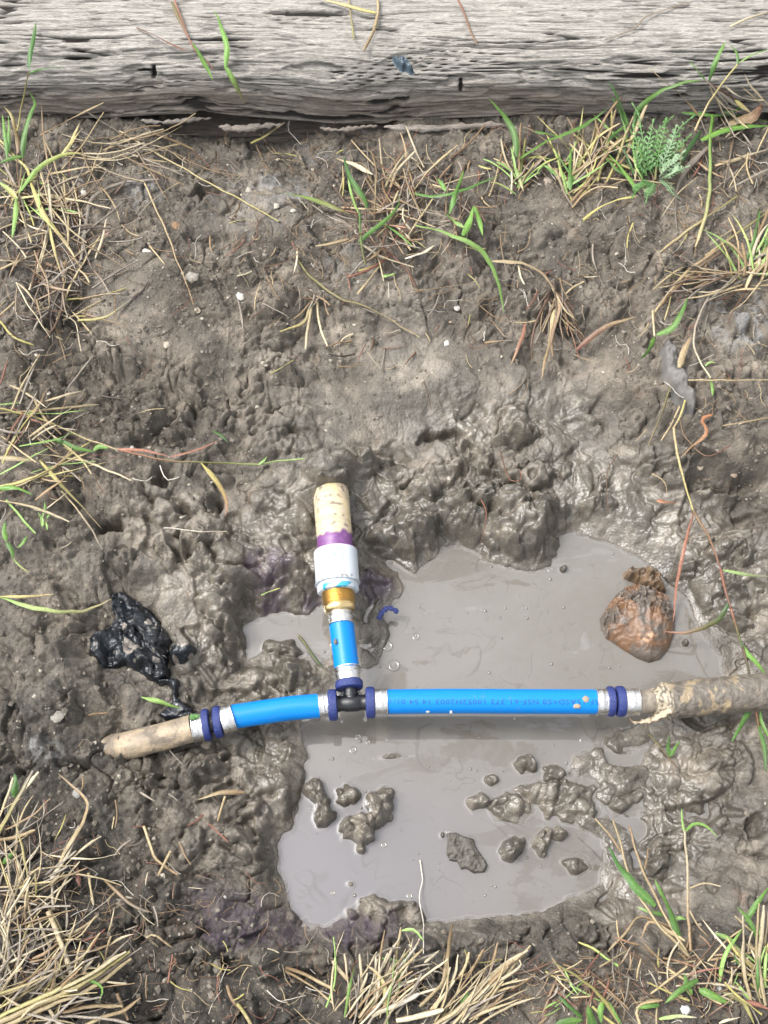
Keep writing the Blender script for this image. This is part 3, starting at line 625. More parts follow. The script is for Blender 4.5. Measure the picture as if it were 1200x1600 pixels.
# muddy sheath with a torn, peeling end
def shcol(th, u):
    n = perlin(u*14, th*1.1, 78)+.5*perlin(u*40, th*3, 79)
    gold = (.75*sm(.15, .5, n)*sm(.62, .45, u)*sm(-.3, .3, np.sin(th)))[..., None]
    c = np.array([.105, .09, .072])*(1+.5*perlin(u*30, th*3, 80))[..., None]
    pale = (sm(.12, .04, u)*sm(-.25, .1, perlin(u*60, th*4, 81)))[..., None]
    c = c*(1-gold)+np.array([.27, .205, .12])*gold; return np.clip(c*(1-pale)+np.array([.33, .28, .20])*pale, 0, 1)
us = np.concatenate([np.linspace(0, .14, 40), np.linspace(.145, 1, 120)])
sh = seg('torn_sheath', (1020, 1098), (1290, 1072), 29, M_SHEATH, shcol, [(u, 1.) for u in us], zb=ZP-.006, mid=[(1100, 1089), (1190, 1081)], nseg=90, caps=True,
    shape=lambda th, u: (.72+.28*sm(0, .05, u-.035*(1+np.sin(th*2+1))*.5))*(1+.03*perlin(u*9, th*1.4, 82)+.02*perlin(u*40, th*4, 83)+sm(.13, .03, u)*(.10*np.abs(perlin(u*50, th*3.5, 84))+.05*perlin(u*90, th*7, 85))))
def flap(pts, wpx, z0):
    P = resample([W(a, b, z0+c) for a, b, c in pts], 26); P, T, U, V = frames(P); rows = []
    V_ = []; F = []
    for k in range(26):
        w_ = wpx*.0007*(1-.75*(k/25)**1.4)*(1+.3*math.sin(k*1.7)); 
        for (cu, cv) in ((-1, 0), (-.4, .35), (.3, -.2), (1, .1), (.2, -.6), (-.5, -.2)):
            V_.append(P[k]+U[k]*cu*w_*.5+V[k]*(cv*w_*.5+.001*math.sin(k*.9+cu)))
        if k:
            for q in range(6): F.append([(k-1)*6+q, (k-1)*6+(q+1) % 6, k*6+(q+1) % 6, k*6+q])
    n = len(V_); c = np.tile([.34, .27, .19], (n, 1))*(1+.5*perlin(np.arange(n)/5., np.arange(n)*0., 86))[:, None]
    F += [[5, 4, 3, 2, 1, 0], list(range(n-6, n))]
    o = mesh('peeled_strip', V_, F, M_SHEATH, cols=c); parts.append(o)
flap([(1050, 1108, .012), (1020, 1124, .002), (990, 1128, -.014), (984, 1118, -.018)], 10, ZP)
flap([(1030, 1120, 0), (1012, 1126, -.012), (1008, 1138, -.02)], 6, ZP)
# branch: ring, sleeve, blue pipe, sleeve, brass, white socket, cut cream pipe
ZB = ZP+.003
ring((546, 1077), (545, 1064), 22, za=ZB)
sleeve((545, 1064), (542, 1043), 19.3, za=ZB, lip=1)
seg('blue_pipe', (542, 1045), (533.5, 976), 19.8, M_BLUE, BLUE, BP, za=ZB, zb=ZB+.004)
sleeve((533.5, 977), (531.5, 955), 19, za=ZB+.005, lip=0)
seg('brass_adapter', (531.5, 958), (527.5, 920), 26.5, M_BRASS, (.66, .49, .24),
    [(0, .62), (.03, .80), (.08, .93), (.16, .98), (.24, .98), (.26, .90), (.30, .93)]+[(.32+.03*k, .92+.075*(k % 2)) for k in range(20)]+[(.95, .9), (1, .9)], za=ZB+.005, zb=ZB+.007, nseg=60,
    shape=lambda th, u: np.where(u < .25, 1-.045*np.abs(np.cos(th*3)), 1))
def whitecol(th, u):
    c = np.ones(th.shape+(3,))*np.array([.43, .46, .485])
    top = np.sin(th)    # +1 upwards
    m = (u < .17)*sm(.3, .7, top)*(np.abs(np.mod(th*3+u*9, 3.)-1.2) < .9)*(np.cos(th) > -.75)
    m = m*sm(-.25, .1, perlin(th*2.2, u*9, 87))
    c = c*(1-m[..., None])+np.array([.03, .24, .34])*m[..., None]
    st = np.exp(-((th-1.75)/.22)**2)*sm(.25, .5, u)*sm(.95, .75, u)*.35; c = c*(1-st[..., None])+np.array([.16, .40, .45])*st[..., None]
    sp = sm(.06, .16, perlin(th*7, u*13, 88))*np.exp(-((th-1.6)/.45)**2)*sm(.55, .68, u)*sm(.95, .88, u); c = c*(1-.75*sp[..., None])+np.array([.10, .20, .22])*.75*sp[..., None]
    q = np.hypot((th-1.5)*.9, (u-.48)*2.2); cr = (np.abs(q-.13) < .05)*(perlin(th*9, u*9, 89) > -.15); c = c*(1-.6*cr[..., None])+np.array([.25, .25, .25])*.6*cr[..., None]
    dk = sm(.1, .2, perlin(th*5, u*9, 90))*np.exp(-((u-.24)/.05)**2); c = c*(1-.8*dk[..., None])+np.array([.12, .10, .08])*.8*dk[..., None]
    pp = sm(.975, .995, u+.01*perlin(th*5, u, 91)); return c*(1-pp[..., None])+np.array([.45, .30, .50])*pp[..., None]
WU = [(0, .70), (.0, .90), (.015, .955)]+[(k, .955+.02*k) for k in np.linspace(.03, .19, 24)]+[(.195, 1.04), (.205, 1.05), (.22, 1.02)]+[(k, 1.0) for k in np.linspace(.24, .96, 110)]+[(.985, .985), (1, .95), (1, .78)]
seg('white_socket', (528.5, 926), (524, 861), 34.5, M_WHITE, whitecol, WU, za=ZB+.007, zb=ZB+.010, nseg=220, shape=lambda th, u: np.where(u < .19, 1-.05*np.abs(np.sin(th*3)), 1))
def creamcol(th, u):
    c = np.ones(th.shape+(3,))*np.array([.42, .355, .25])
    l = sm(.0, .3, perlin(u*40+.7*np.sin(th*2), th*.8, 92))*.55; c = c*(1-l[..., None])+np.array([.36, .27, .16])*l[..., None]
    s_ = sm(.36, .46, perlin(u*34, th*3, 93)); c = c*(1-.8*s_[..., None])+np.array([.13, .11, .085])*.8*s_[..., None]
    y = sm(.2, .5, perlin(u*4, th*1., 94))[..., None]*.4; c = c*(1-y)+np.array([.62, .48, .22])*y
    p = sm(.130, .112, u+.02*perlin(th*3, u*4, 95))[..., None]; pc = np.array([.13, .045, .15])*(1+.3*perlin(th*4, u*40, 96))[..., None]; return np.clip(c*(1-p)+pc*p, 0, 1)
CU = [(k, 1-.45*float(sm(.52, .78, np.array(k)))) for k in np.linspace(0, 1, 130)]
seg('cream_pipe', (525, 866), (514, 728), 28, M_WHITE, creamcol, CU, za=ZB+.010, zb=.0, mid=[(521, 820, ZB+.009), (517.5, 775, ZB-.004)], nseg=120, shape=lambda th, u: 1+.015*perlin(u*30, th*1.2, 97)+.22*sm(.5, .8, u)*perlin(th*1.6, u*9, 98)+.10*sm(.45, .7, u)*perlin(th*5, u*26, 99))
# mud spots drying on the blue pipes
def blob(name, c, rx, ry, h, mat, col, seed=0, parent=None):
    n = 22; k = 6; V_ = [c+np.array([0, 0, h])]; F = []
    for a in range(1, k+1):
        q = a/k
        for b in range(n):
            t = 2*np.pi*b/n; w_ = 1+.28*float(perlin(np.array([math.cos(t)*1.7+seed]), np.array([math.sin(t)*1.7]), 100)[0])
            V_.append(c+np.array([rx*q*w_*math.cos(t), ry*q*w_*math.sin(t), h*math.sqrt(max(0, 1-q*q))-(.3*h if a == k else 0)]))
    for b in range(n): F.append([0, 1+b, 1+(b+1) % n])
    for a in range(k-1):
        for b in range(n): F.append([1+a*n+b, 1+(a+1)*n+b, 1+(a+1)*n+(b+1) % n, 1+a*n+(b+1) % n])
    return mesh(name, V_, F, mat, cols=np.tile(col, (len(V_), 1)))
M_MUDSPOT = tint_mat('dried_mud', .7, .001, 500)
rr = rad(880, 1096, 19.6)
for (x, y, rx, ry, col) in [(898, 1101, 6, 5, (.25, .20, .14)), (912, 1092, 6, 5, (.22, .18, .13)), (704, 1113, 2.4, 3.2, (.30, .30, .30)), (668, 1116, 3.5, 1.8, (.28, .27, .25)), (524, 1002, 3, 5, (.10, .09, .08))]:
    zz = ZP if x > 560 else ZB+.003
    c0y = float(proj(0, W(x, 1096.3 if x > 560 else y, zz)[1], zz)[1])
    ca = W(x, 1096.3 if x > 560 else y, zz); dy = (W(x, y, zz+rr)[1]-ca[1]) if x > 560 else 0
    dy = max(-rr*.93, min(rr*.93, dy)); dx = 0 if x > 560 else -.0055
    hh = math.sqrt(max(0, rr*rr-dy*dy-dx*dx))
    c = ca+np.array([0 if x > 560 else 0, dy, hh-.0004]) if x > 560 else np.array([W(x, y, zz+rr)[0], W(x, y, zz+rr)[1], zz+rr-.0012])
    parts.append(blob('mud_spot', c, rx*.00065, ry*.00062, .0012, M_MUDSPOT, col, x))
for (x, y, rx, ry, z0, col) in [(302, 1120, 6, 5, ZP+.014, (.05, .13, .03)), (308, 1119, 4, 3, ZP+.0145, (.07, .17, .04)), (322, 1163, 7, 8, .028, (.20, .17, .13))]:
    parts.append(blob('algae_spot' if z0 > .05 else 'mud_spot', W(x, y, z0), rx*.00065, ry*.00062, .0016, M_MUDSPOT, col, x))
# lettering printed along the top of the right blue pipe, upside down as seen here
cu = bpy.data.curves.new('print', 'FONT'); cu.body = 'SF 15ASD<50 NSF-61-372 10052H2003 14 54 01/1'
cu.size = 1; cu.resolution_u = 2; cu.space_character = 1.12
to = bpy.data.objects.new('print', cu); COL.objects.link(to); bpy.context.view_layer.update()
me = bpy.data.meshes.new_from_object(to.evaluated_get(bpy.context.evaluated_depsgraph_get())); bpy.data.objects.remove(to)
n = len(me.vertices); c = np.empty(n*3, np.float32); me.vertices.foreach_get('co', c); c = c.reshape(-1, 3)
import bmesh as _bm
bm = _bm.new(); bm.from_mesh(me)
_bm.ops.triangulate(bm, faces=bm.faces); _bm.ops.subdivide_edges(bm, edges=[e for e in bm.edges if e.calc_length() > .25], cuts=1)
x0, x1 = c[:, 0].min(), c[:, 0].max()
XR = float(W(931, 1096, ZP)[0]); XL = float(W(609, 1096, ZP)[0]); hgt = 8.0*mpp(760, 1096, ZP)/.72
for v in bm.verts:
    u = (v.co.x-x0)/(x1-x0); X = XR+(XL-XR)*u; pxx = 931+(609-931)*u
    cy = W(pxx, 1096.3-1.0*math.exp(-((pxx-700)/120)**2), ZP); R = rad(pxx, 1096, 19.6)+.00022
    off = float(W(pxx, 1096.5, ZP+R)[1]-cy[1])
    s = -(v.co.y-.36)*hgt+off-.0002; a = s/R
    v.co = Vector((X, cy[1]+R*math.sin(a), cy[2]+R*math.cos(a)))
bm.to_mesh(me); bm.free(); me.name = 'printed_lettering'
t = NT('print_ink'); t.out((.002, .045, .20), .5); me.materials.clear(); me.materials.append(t.m)
tx = link(bpy.data.objects.new('printed_lettering', me))
adopt(root, parts)
L = Vector(root.location)
for v in me.vertices: v.co -= L
tx.parent = bp
tag(root, 'bright blue water pipe repair with black tee, navy rings and white branch socket', 'water pipe')

# ------------------------------------------------------------------ rubbish, clods and stones lying in the mud
def blanket(name, poly, height, crumple, mat, step=.0011, z0=None, cols=None, sharp=False, edgepx=10, sink=.006, lift=0., pw=.5):
    P = np.array(poly, float); zc = z0 if z0 is not None else None
    w_ = hit(P[:, 0], P[:, 1], True) if z0 is None else W(P[:, 0], P[:, 1], z0)
    x0, y0 = w_[:, 0].min()-.008, w_[:, 1].min()-.008; x1, y1 = w_[:, 0].max()+.008, w_[:, 1].max()+.008
    xs = np.arange(x0, x1, step); ys = np.arange(y0, y1, step); X, Y = np.meshgrid(xs, ys)
    gs = dil(GZ, 3) if not hasattr(blanket, 'g') else blanket.g; blanket.g = gs
    zb = np.maximum(bil(gs, X, Y), 0) if z0 is None else np.full(X.shape, z0)
    d = -sdf(X*1000, Y*1000, w_[:, :2]*1000)       # mm inside
    e = edgepx*.6
    dome = np.clip(d/e, 0, 1)**pw
    Z = zb+lift+height*dome*(.75+.25*sm(e, e*4, d))+crumple(X, Y, d)*np.clip((d+1.5)/4, 0, 1)
    Z = np.where(d < 1.2, zb-sink*np.clip((1.2-d)/2.4, 0, 1)+(Z-zb)*np.clip((d+1.2)/2.4, 0, 1), Z)
    keep = d > -2.2
    F = gridfaces(len(ys), len(xs)); F = F[keep.ravel()[F].all(1)]
    used = np.unique(F); mp = np.zeros(X.size, int); mp[used] = np.arange(len(used))
    v = np.stack([X, Y, Z], -1).reshape(-1, 3)[used]
    cc = cols(X, Y, d, Z).reshape(-1, 3)[used] if cols else None
    o = mesh(name, v, mp[F], mat, cols=cc, smooth=not sharp); return o
def ridges(X, Y, s, seed):
    wx = X+.3*s*perlin(X/s/1.7, Y/s/1.7, seed+5); wy = Y+.3*s*perlin(X/s/1.7+4, Y/s/1.7, seed+6)
    return 1-2.2*np.abs(perlin(wx/s, wy/s, seed))
def finish(name, parts, label, cat, group=None):
    c = np.array([0., 0, 0]); n = 0
    o = parts[0]; k = len(o.data.vertices); a = np.empty(k*3, np.float32); o.data.vertices.foreach_get('co', a); a = a.reshape(-1, 3)
    r = empty(name, (float(a[:, 0].mean()), float(a[:, 1].mean()), float(a[:, 2].min()))); adopt(r, parts); return tag(r, label, cat, group)

# black plastic bag
t = NT('black_plastic_film'); cl = t.attr('tint', 'Color'); nz = t.noise(90, 5, .6)
M_BAG = t.out(cl, t.math('ADD', .16, t.math('MULTIPLY', nz, .25)), t.bump(t.noise(220, 4, .6, None, 1.5), .0012, .7), spec=.6)
def creases(X, Y, s, seed, n=5):
    """sharp folds: triangle waves in several directions, each fading in and out"""
    R_ = random.Random(seed); z = 0*X
    for k in range(n):
        a = R_.uniform(0, math.pi); ss = s*R_.uniform(.7, 1.5); ph = R_.random()+.35*perlin(X/s/1.6, Y/s/1.6, seed+k)
        q = (X*math.cos(a)+Y*math.sin(a))/ss+ph; z = z+(np.abs(q-np.floor(q)-.5)*2-.5)*sm(-.35, .3, perlin(X/s/1.3+k, Y/s/1.3, seed+20+k))*s
    return z
def facets(X, Y, s, seed, slope):
    """film folded into flat planes: every cell its own tilt"""
    x = X/s+.25*perlin(X/s/1.5, Y/s/1.5, seed); y = Y/s+.25*perlin(X/s/1.5+5, Y/s/1.5, seed)
    i = np.floor(x).astype(int); j = np.floor(y).astype(int); best = np.full(x.shape, 9.); z = 0*x
    for a in (-1, 0, 1):
        for b in (-1, 0, 1):
            h = hsh(i+a, j+b, seed); cx_ = i+a+.5+(RX[h]-.5)*.9; cy_ = j+b+.5+(RY[h]-.5)*.9; dd = np.hypot(x-cx_, y-cy_); m = dd < best
            an = RZ[h]*37.; v = (np.cos(an)*(x-cx_)+np.sin(an)*(y-cy_))*s*slope+(RY[h]-.5)*s*slope*.5; z = np.where(m, v, z); best = np.where(m, dd, best)
    return z
def bagcr(X, Y, d):
    return facets(X, Y, .017, 3, .50)+facets(X, Y, .008, 4, .30)+.10*creases(X, Y, .030, 110, 5)+.11*creases(X, Y, .013, 120, 5)+.08*creases(X, Y, .006, 130, 3)
def bagcol(X, Y, d, Z):
    n = perlin(X/.012, Y/.012, 111)+.5*perlin(X/.004, Y/.004, 112)
    k = (.5*sm(.72, .9, n))[..., None]; f = (.35*sm(-.1, .5, perlin(X/.03, Y/.02, 113)))[..., None]
    c = np.array([.0035, .005, .0075])*(1-f)+np.array([.022, .028, .034])*f; return c*(1-k)+np.array([.20, .18, .15])*k
b1 = blanket('film', [(176,930),(186,922),(205,932),(225,945),(243,965),(258,985),(268,1000),(262,1012),(262,1035),(262,1058),(250,1065),(232,1062),(216,1050),(205,1045),(195,1035),(178,1042),(160,1038),(150,1028),(138,1018),(140,1000),(160,984),(172,978),(180,965),(174,950)], .014, bagcr, M_BAG, cols=bagcol, lift=.001, edgepx=16, step=.0009)
b2 = blanket('film', [(268,1008),(282,1004),(300,1004),(307,1014),(303,1028),(288,1036),(270,1036),(264,1022)], .014, bagcr, M_BAG, cols=lambda X, Y, d, Z: np.where((sm(.0, .25, perlin(X/.012, Y/.012, 114)+.35*sm(0, 1, (Y-Y.mean())/.01))[..., None]) > .5, np.array([.14, .12, .10]), np.array([.008, .011, .014])), lift=.002)
b3 = blanket('film', [(246,1062),(262,1060),(281,1062),(280,1075),(276,1088),(290,1100),(304,1110),(304,1122),(285,1127),(258,1124),(248,1115),(256,1106),(268,1098),(270,1082),(262,1068),(248,1070)], .007, lambda X, Y, d: .4*bagcr(X, Y, d), M_BAG, cols=lambda X, Y, d, Z: np.ones(X.shape+(3,))*np.array([.005, .007, .011]), lift=.002, edgepx=6)
mudc = lambda X, Y, d, Z: np.ones(X.shape+(3,))*np.array([.20, .175, .15])*(1+.25*perlin(X/.006, Y/.006, 115))[..., None]
m1 = blanket('mud_smear', [(188,985),(200,990),(216,1000),(220,1004),(206,1014),(192,1016),(184,1006),(185,992)], .0012, lambda X, Y, d: .0006*ridges(X, Y, .007, 116), M_MUDSPOT, z0=.058, cols=mudc)
bag_top = dict()
def drape(o, base, extra):      # set a smear down on the film beneath it
    n = len(o.data.vertices); a = np.empty(n*3, np.float32); o.data.vertices.foreach_get('co', a); a = a.reshape(-1, 3)
    m = len(base.data.vertices); b = np.empty(m*3, np.float32); base.data.vertices.foreach_get('co', b); b = b.reshape(-1, 3)
    zmin = a[:, 2].min(); zc = []
    for k in range(0, n):
        q = np.argmin((b[:, 0]-a[k, 0])**2+(b[:, 1]-a[k, 1])**2); zc.append(b[q, 2])
    a[:, 2] = np.array(zc)+np.minimum(a[:, 2]-zmin-.006, .0012)+extra; o.data.vertices.foreach_set('co', a.ravel()); o.data.update()
drape(m1, b1, 0)
sm_ = [m1]
for q, (x, y, r1, r2) in enumerate([(226, 961, 6, 5), (188, 968, 6, 4), (240, 1024, 6, 4), (237, 965, 2.5, 4), (204, 964, 3, 2.5), (247, 1036, 2, 2), (252, 1015, 4, 2), (218, 948, 2, 2), (184, 933, 2.5, 2)]):
    s_ = blanket('mud_smear', [(x+r1*1.25*math.cos(a)*(1+.25*math.sin(3*a+q)), y+r2*1.5*math.sin(a)) for a in np.linspace(0, 6.28, 12, endpoint=False)], .0007, lambda X, Y, d: 0*X, M_MUDSPOT, step=.0008, z0=.058, cols=mudc, edgepx=4)
    drape(s_, b1, 0); sm_.append(s_)
finish('plastic_bag', [b1, b2, b3]+sm_, 'crumpled torn black plastic bag smeared with mud above the left pipe end', 'plastic bag')

# brown crumpled bag in the puddle
t = NT('brown_crumpled_film'); M_BRN = t.out(t.attr('tint', 'Color'), .33, t.bump(t.noise(260, 5, .65, None, 1.5), .0010, .8), spec=.5)
def bc(X, Y, d):
    cx_, cy_ = W(1000, 985, .02)[:2]; r = np.hypot(X-cx_, Y-cy_)
    k = sm(.016, .034, r)*sm(-1, 1, (Y-cy_)/.012-(X-cx_)/.03)
    an = np.arctan2(Y-float(W(1000, 905, .02)[1]), X-cx_); rn = np.hypot(Y-float(W(1000, 905, .02)[1]), X-cx_)
    return .0022*np.abs(np.sin(an*7+2*perlin(X/.02, Y/.02, 148)))*sm(.060, .012, rn)+.30*k*creases(X, Y, .008, 145, 5)+.05*creases(X, Y, .02, 155, 4)+facets(X, Y, .013, 6, .35)*k+.0030*k*(ridges(X, Y*.7, .009, 140)-.2)+.0022*(ridges(X, Y, .005, 141)-.3)*k+.0015*ridges(X, Y, .02, 142)+.0006*ridges(X, Y, .006, 143)
def bcol(X, Y, d, Z):
    px, py = proj(X, Y, Z); n = perlin(X/.02, Y/.02, 144)+.5*perlin(X/.007, Y/.007, 145)
    o = .8*sm(-.25, .45, n+.5*np.exp(-(((px-985)/26)**2+((py-975)/22)**2)))[..., None]
    c = np.array([.085, .068, .054])*(1-o)+np.array([.145, .075, .036])*o
    h = (np.exp(-(((px-1012)/12)**2+((py-996)/9)**2))*sm(0, .4, perlin(X/.004, Y/.004, 146)))[..., None]; c = c*(1-h)+np.array([.48, .27, .15])*h
    g_ = (sm(.15, .5, perlin(X/.016+3, Y/.016, 147))*sm(960, 985, py)*.5)[..., None]; return c*(1-g_)+np.array([.15, .13, .11])*g_
w1 = blanket('film', [(935,968),(938,985),(945,998),(958,1006),(975,1018),(995,1030),(1014,1037),(1032,1032),(1040,1022),(1048,1010),(1054,992),(1056,970),(1050,948),(1038,930),(1020,918),(1000,914),(975,918),(958,932),(948,948)], .030, bc, M_BRN, z0=.0, cols=bcol, lift=-.002, edgepx=34, sink=.008, pw=.6, step=.0009)
w2 = blanket('bunched_top', [(972,898),(984,890),(1000,893),(1012,889),(1024,898),(1035,915),(1040,928),(1024,930),(1006,924),(996,914),(982,908),(974,904)], .018, lambda X, Y, d: .5*creases(X, Y, .008, 165, 5)+.004*(ridges(X, Y, .010, 150)-.2)+.002*ridges(X, Y, .005, 151), M_BRN, z0=.0, lift=.004, edgepx=12, step=.0009,
    cols=lambda X, Y, d, Z: (np.array([.10, .065, .038])*(1+.8*perlin(X/.008, Y/.008, 152))[..., None]).clip(.01, 1))
finish('brown_bag', [w1, w2], 'crumpled rusty brown bag half sunk in the puddle at its right side', 'bag')

# flat dark flake of soil and loose clods in the puddle
t = NT('wet_clod'); nz = t.noise(180, 5, .65); M_CLOD = t.out(t.mix(t.ramp(nz, [(.3, 0.), (.7, 1.)]), t.attr('tint', 'Color'), (.085, .075, .06)), .32, t.bump(nz, .003, 1.))
ck = blanket('soil_flake', [(697,1302),(712,1300),(724,1306),(740,1310),(746,1326),(758,1342),(763,1352),(758,1364),(740,1366),(728,1358),(720,1360),(714,1348),(702,1346),(696,1334),(698,1318)], .004, lambda X, Y, d: .0022*perlin(X/.012, Y/.012, 160)+.0012*ridges(X, Y, .006, 161), M_CLOD, z0=0., lift=.001, edgepx=3, cols=lambda X, Y, d, Z: np.ones(X.shape+(3,))*np.array([.035, .030, .024]), step=.0009)
tag(ck, 'flat dark flake of soil floating in the lower part of the puddle', 'soil flake')
# navy plastic shaving
pts = resample([W(a, b, c) for a, b, c in [(592, 968, .016), (596, 958, .020), (604, 951, .022), (613, 951, .021), (622, 957, .018)]], 24)
P_, T_, U_, V_2 = frames(pts); V_ = []; F_ = []
for k in range(24):
    w_ = .0026*(1+.25*math.sin(k*1.3)); 
    for cu, cv in ((-1, 0), (-.6, .5), (.0, .3), (.6, .55), (1, 0), (0, -.15)): V_.append(P_[k]+U_[k]*cu*w_+V_2[k]*cv*w_*(.8+.4*math.sin(k*2.3+cu*3)))
    if k:
        for q in range(6): F_.append([(k-1)*6+q, (k-1)*6+(q+1) % 6, k*6+(q+1) % 6, k*6+q])
F_ += [[5, 4, 3, 2, 1, 0], list(range(138, 144))]
tag(mesh('plastic_shaving', V_, F_, M_RING, cols=np.tile([.015, .025, .12], (144, 1)), smooth=False), 'small curved navy plastic shaving on the mud right of the branch pipe', 'shaving')

# stones, shells and pebbles
t = NT('pebble_stone'); nz = t.noise(300, 4, .6); M_STONE = t.out(t.mix(t.math('MULTIPLY', t.ramp(nz, [(.45, 0.), (.7, 1.)]), .5), t.attr('tint', 'Color'), (.12, .10, .08)), .7, t.bump(nz, .0015, .8))
def stone(px, py, rx, ry, ang, col, label, cat='pebble', name='pebble', group=None, flat=.5, seed=1):
    c = hit(px, py)[0]; k = mpp(px, py, c[2]); n = 9; m = 5; V_ = []; F_ = []; rx *= .85; ry *= .85; col = tuple(q*.8 for q in col)
    for a in range(m+1):
        ph = math.pi*a/m
        for b in range(n):
            t_ = 2*math.pi*b/n; d = np.array([math.sin(ph)*math.cos(t_), math.sin(ph)*math.sin(t_), math.cos(ph)])
            r = 1+.45*float(perlin(np.array([d[0]*1.4+seed*3.1]), np.array([d[1]*1.4+d[2]]), 170)[0])+.10*float(perlin(np.array([d[0]*3+seed]), np.array([d[1]*3+d[2]*2]), 171)[0])
            x, y = d[0]*rx*k*r, d[1]*ry*k*1.1*r
            V_.append((x*math.cos(ang)-y*math.sin(ang), x*math.sin(ang)+y*math.cos(ang), d[2]*min(rx, ry)*k*r*flat))
    for a in range(m):
        for b in range(n): F_.append([a*n+b, (a+1)*n+b, (a+1)*n+(b+1) % n, a*n+(b+1) % n])
    o = mesh(name, V_, F_, M_STONE, cols=np.tile(col, (len(V_), 1)), smooth=False); o.location = c+np.array([0, 0, min(rx, ry)*k*flat*.1])
    return tag(o, label, cat, group)
WH = (.45, .42, .37); 
for a in [(130, 301, 7, 10, .2, (.48, .45, .40), 'white chip of stone among the grass roots at upper left'), (127, 282, 6, 7, .9, (.36, .33, .28), 'small cream stone just above a white chip at upper left'),
 (166, 366, 11, 9, 0, (.34, .22, .18), 'pinkish stone on the rim of the smooth mound'), (229, 393, 9, 5, -.3, (.45, .42, .36), 'flat white shell fragment on the smooth mound'),
 (300, 433, 14, 10, -.2, (.26, .24, .20), 'grey curved shell half buried beside the long straw'), (375, 463, 6, 11, .4, (.46, .43, .38), 'white elongated pebble right of the grey shell'),
 (308, 485, 6, 7, 0, (.42, .36, .25), 'cream pebble below the grey shell'), (260, 538, 6, 9, .3, (.35, .30, .23), 'pale tan pebble low on the smooth mound'),
 (697, 535, 6, 8, 0, (.55, .53, .49), 'bright white round pebble in the mud at centre'), (713, 480, 5, 9, .5, (.48, .45, .41), 'white chip above the round white pebble'), (704, 502, 4, 4, 0, (.40, .28, .17), 'tiny orange pebble between two white ones'),
 (275, 353, 6, 10, .5, (.20, .11, .05), 'small rusty brown stone above the smooth mound'), (390, 297, 8, 7, 0, (.32, .29, .24), 'pale stone beside the grey ash patch'), (432, 322, 7, 6, 0, (.38, .35, .28), 'cream stone at the end of the long straw'),
 (458, 329, 6, 5, 0, (.36, .34, .29), 'small cream stone right of the long straw tip'), (855, 283, 9, 8, 0, (.32, .26, .20), 'tan stone at the foot of the grass beside the beam'), (335, 1512, 14, 18, .2, (.20, .18, .15), 'grey angular stone at the lower left among black soil'),
 (120, 1240, 9, 8, 0, (.24, .23, .21), 'grey round stone right of the straw at left edge'), (632, 1508, 7, 5, 0, (.48, .46, .43), 'white fragment among straw at bottom centre'), (1124, 1548, 9, 9, .4, (.50, .49, .47), 'white stone in the grass at lower right'), (1070, 1578, 9, 8, 0, (.52, .52, .50), 'white lump of stone nearest the bottom right corner'),
 (272, 1157, 0, 0, 0, WH, ''), (1095, 730, 6, 5, 0, (.34, .29, .22), 'tan pebble beside the dark hollow at right'), (1158, 662, 6, 5, .3, (.42, .36, .28), 'cream pebble on the right bank'), (1146, 742, 6, 5, 0, (.33, .24, .18), 'brown pebble in the dark hollow at right'),
 (205, 700, 5, 5, 0, (.40, .38, .34), 'tiny white pebble left of the runner of grass'), (330, 752, 4, 4, 0, (.36, .33, .29), 'tiny pale pebble under the grass runner'), (350, 1402, 4, 4, 0, (.45, .43, .42), 'tiny white pebble in the purple stained soil'),
 (1045, 1510, 8, 7, 0, (.17, .16, .14), 'dull grey pebble at the foot of the lower right stalks'), (560, 440, 4, 4, 0, (.42, .39, .34), 'tiny white pebble on the smooth slope above centre'), (90, 1120, 12, 10, .4, (.22, .20, .17), 'grey stone on the left bank beside the old pipe end'), (760, 940, 0, 0, 0, WH, '')]:
    if a[2]: stone(*a, seed=a[0])
# dark blue fleck on the beam
fl = blanket('paint_flake', [(614,86),(622,90),(632,91),(640,98),(646,107),(641,109),(634,103),(628,105),(620,97)], .003, lambda X, Y, d: .003*ridges(X, Y, .006, 180), M_BAG, z0=TIM_TOP-.001, cols=lambda X, Y, d, Z: np.ones(X.shape+(3,))*np.array([.03, .05, .065]), edgepx=3, step=.0008)
tag(fl, 'small dark blue flake stuck on the grey beam', 'flake')
# crumbled grit scattered over the drier soil
def grit():
    n = 15000; X = rng.uniform(-.5, .5, n); Y = rng.uniform(-.5, .47, n); wt = bil(GWET, X, Y); zz = bil(GZ, X, Y)
    k = (rng.random(n) > wt*1.15) & (zz > .012); X, Y, zz = X[k], Y[k], zz[k]; n = len(X)
    ic = np.array([(0, 0, 1), (.94, 0, .1), (.3, .9, 0), (-.8, .55, .1), (-.75, -.6, 0), (.35, -.9, .1), (0, 0, -.8)]); fc = [(0, 1, 2), (0, 2, 3), (0, 3, 4), (0, 4, 5), (0, 5, 1), (6, 2, 1), (6, 3, 2), (6, 4, 3), (6, 5, 4), (6, 1, 5)]
    r = .0007+.0016*rng.random(n)**3+.0005*rng.random(n)
    soil = rng.random(n) < .72; r = np.where(soil, r*1.35, r)
    V = (ic[None]*(1+.3*rng.normal(size=(n, 7, 1)))*r[:, None, None]*np.array([1, 1, .7]))+np.stack([X, Y, zz+r*.2], -1)[:, None]
    F = (np.array(fc)[None]+7*np.arange(n)[:, None, None]).reshape(-1, 3)
    light = np.where(soil, 0, rng.random(n)**2.2); base = np.array([.10, .085, .066])[None]*(.5+.9*rng.random((n, 1)))*(1-light[:, None])+np.array([.40, .36, .29])[None]*light[:, None]
    o = mesh('grit', V.reshape(-1, 3), F, M_STONE, cols=np.repeat(base, 7, 0), smooth=False); o['kind'] = 'stuff'
    tag(o, 'fine pale grit and crumbs scattered over the soil', 'grit')
grit()

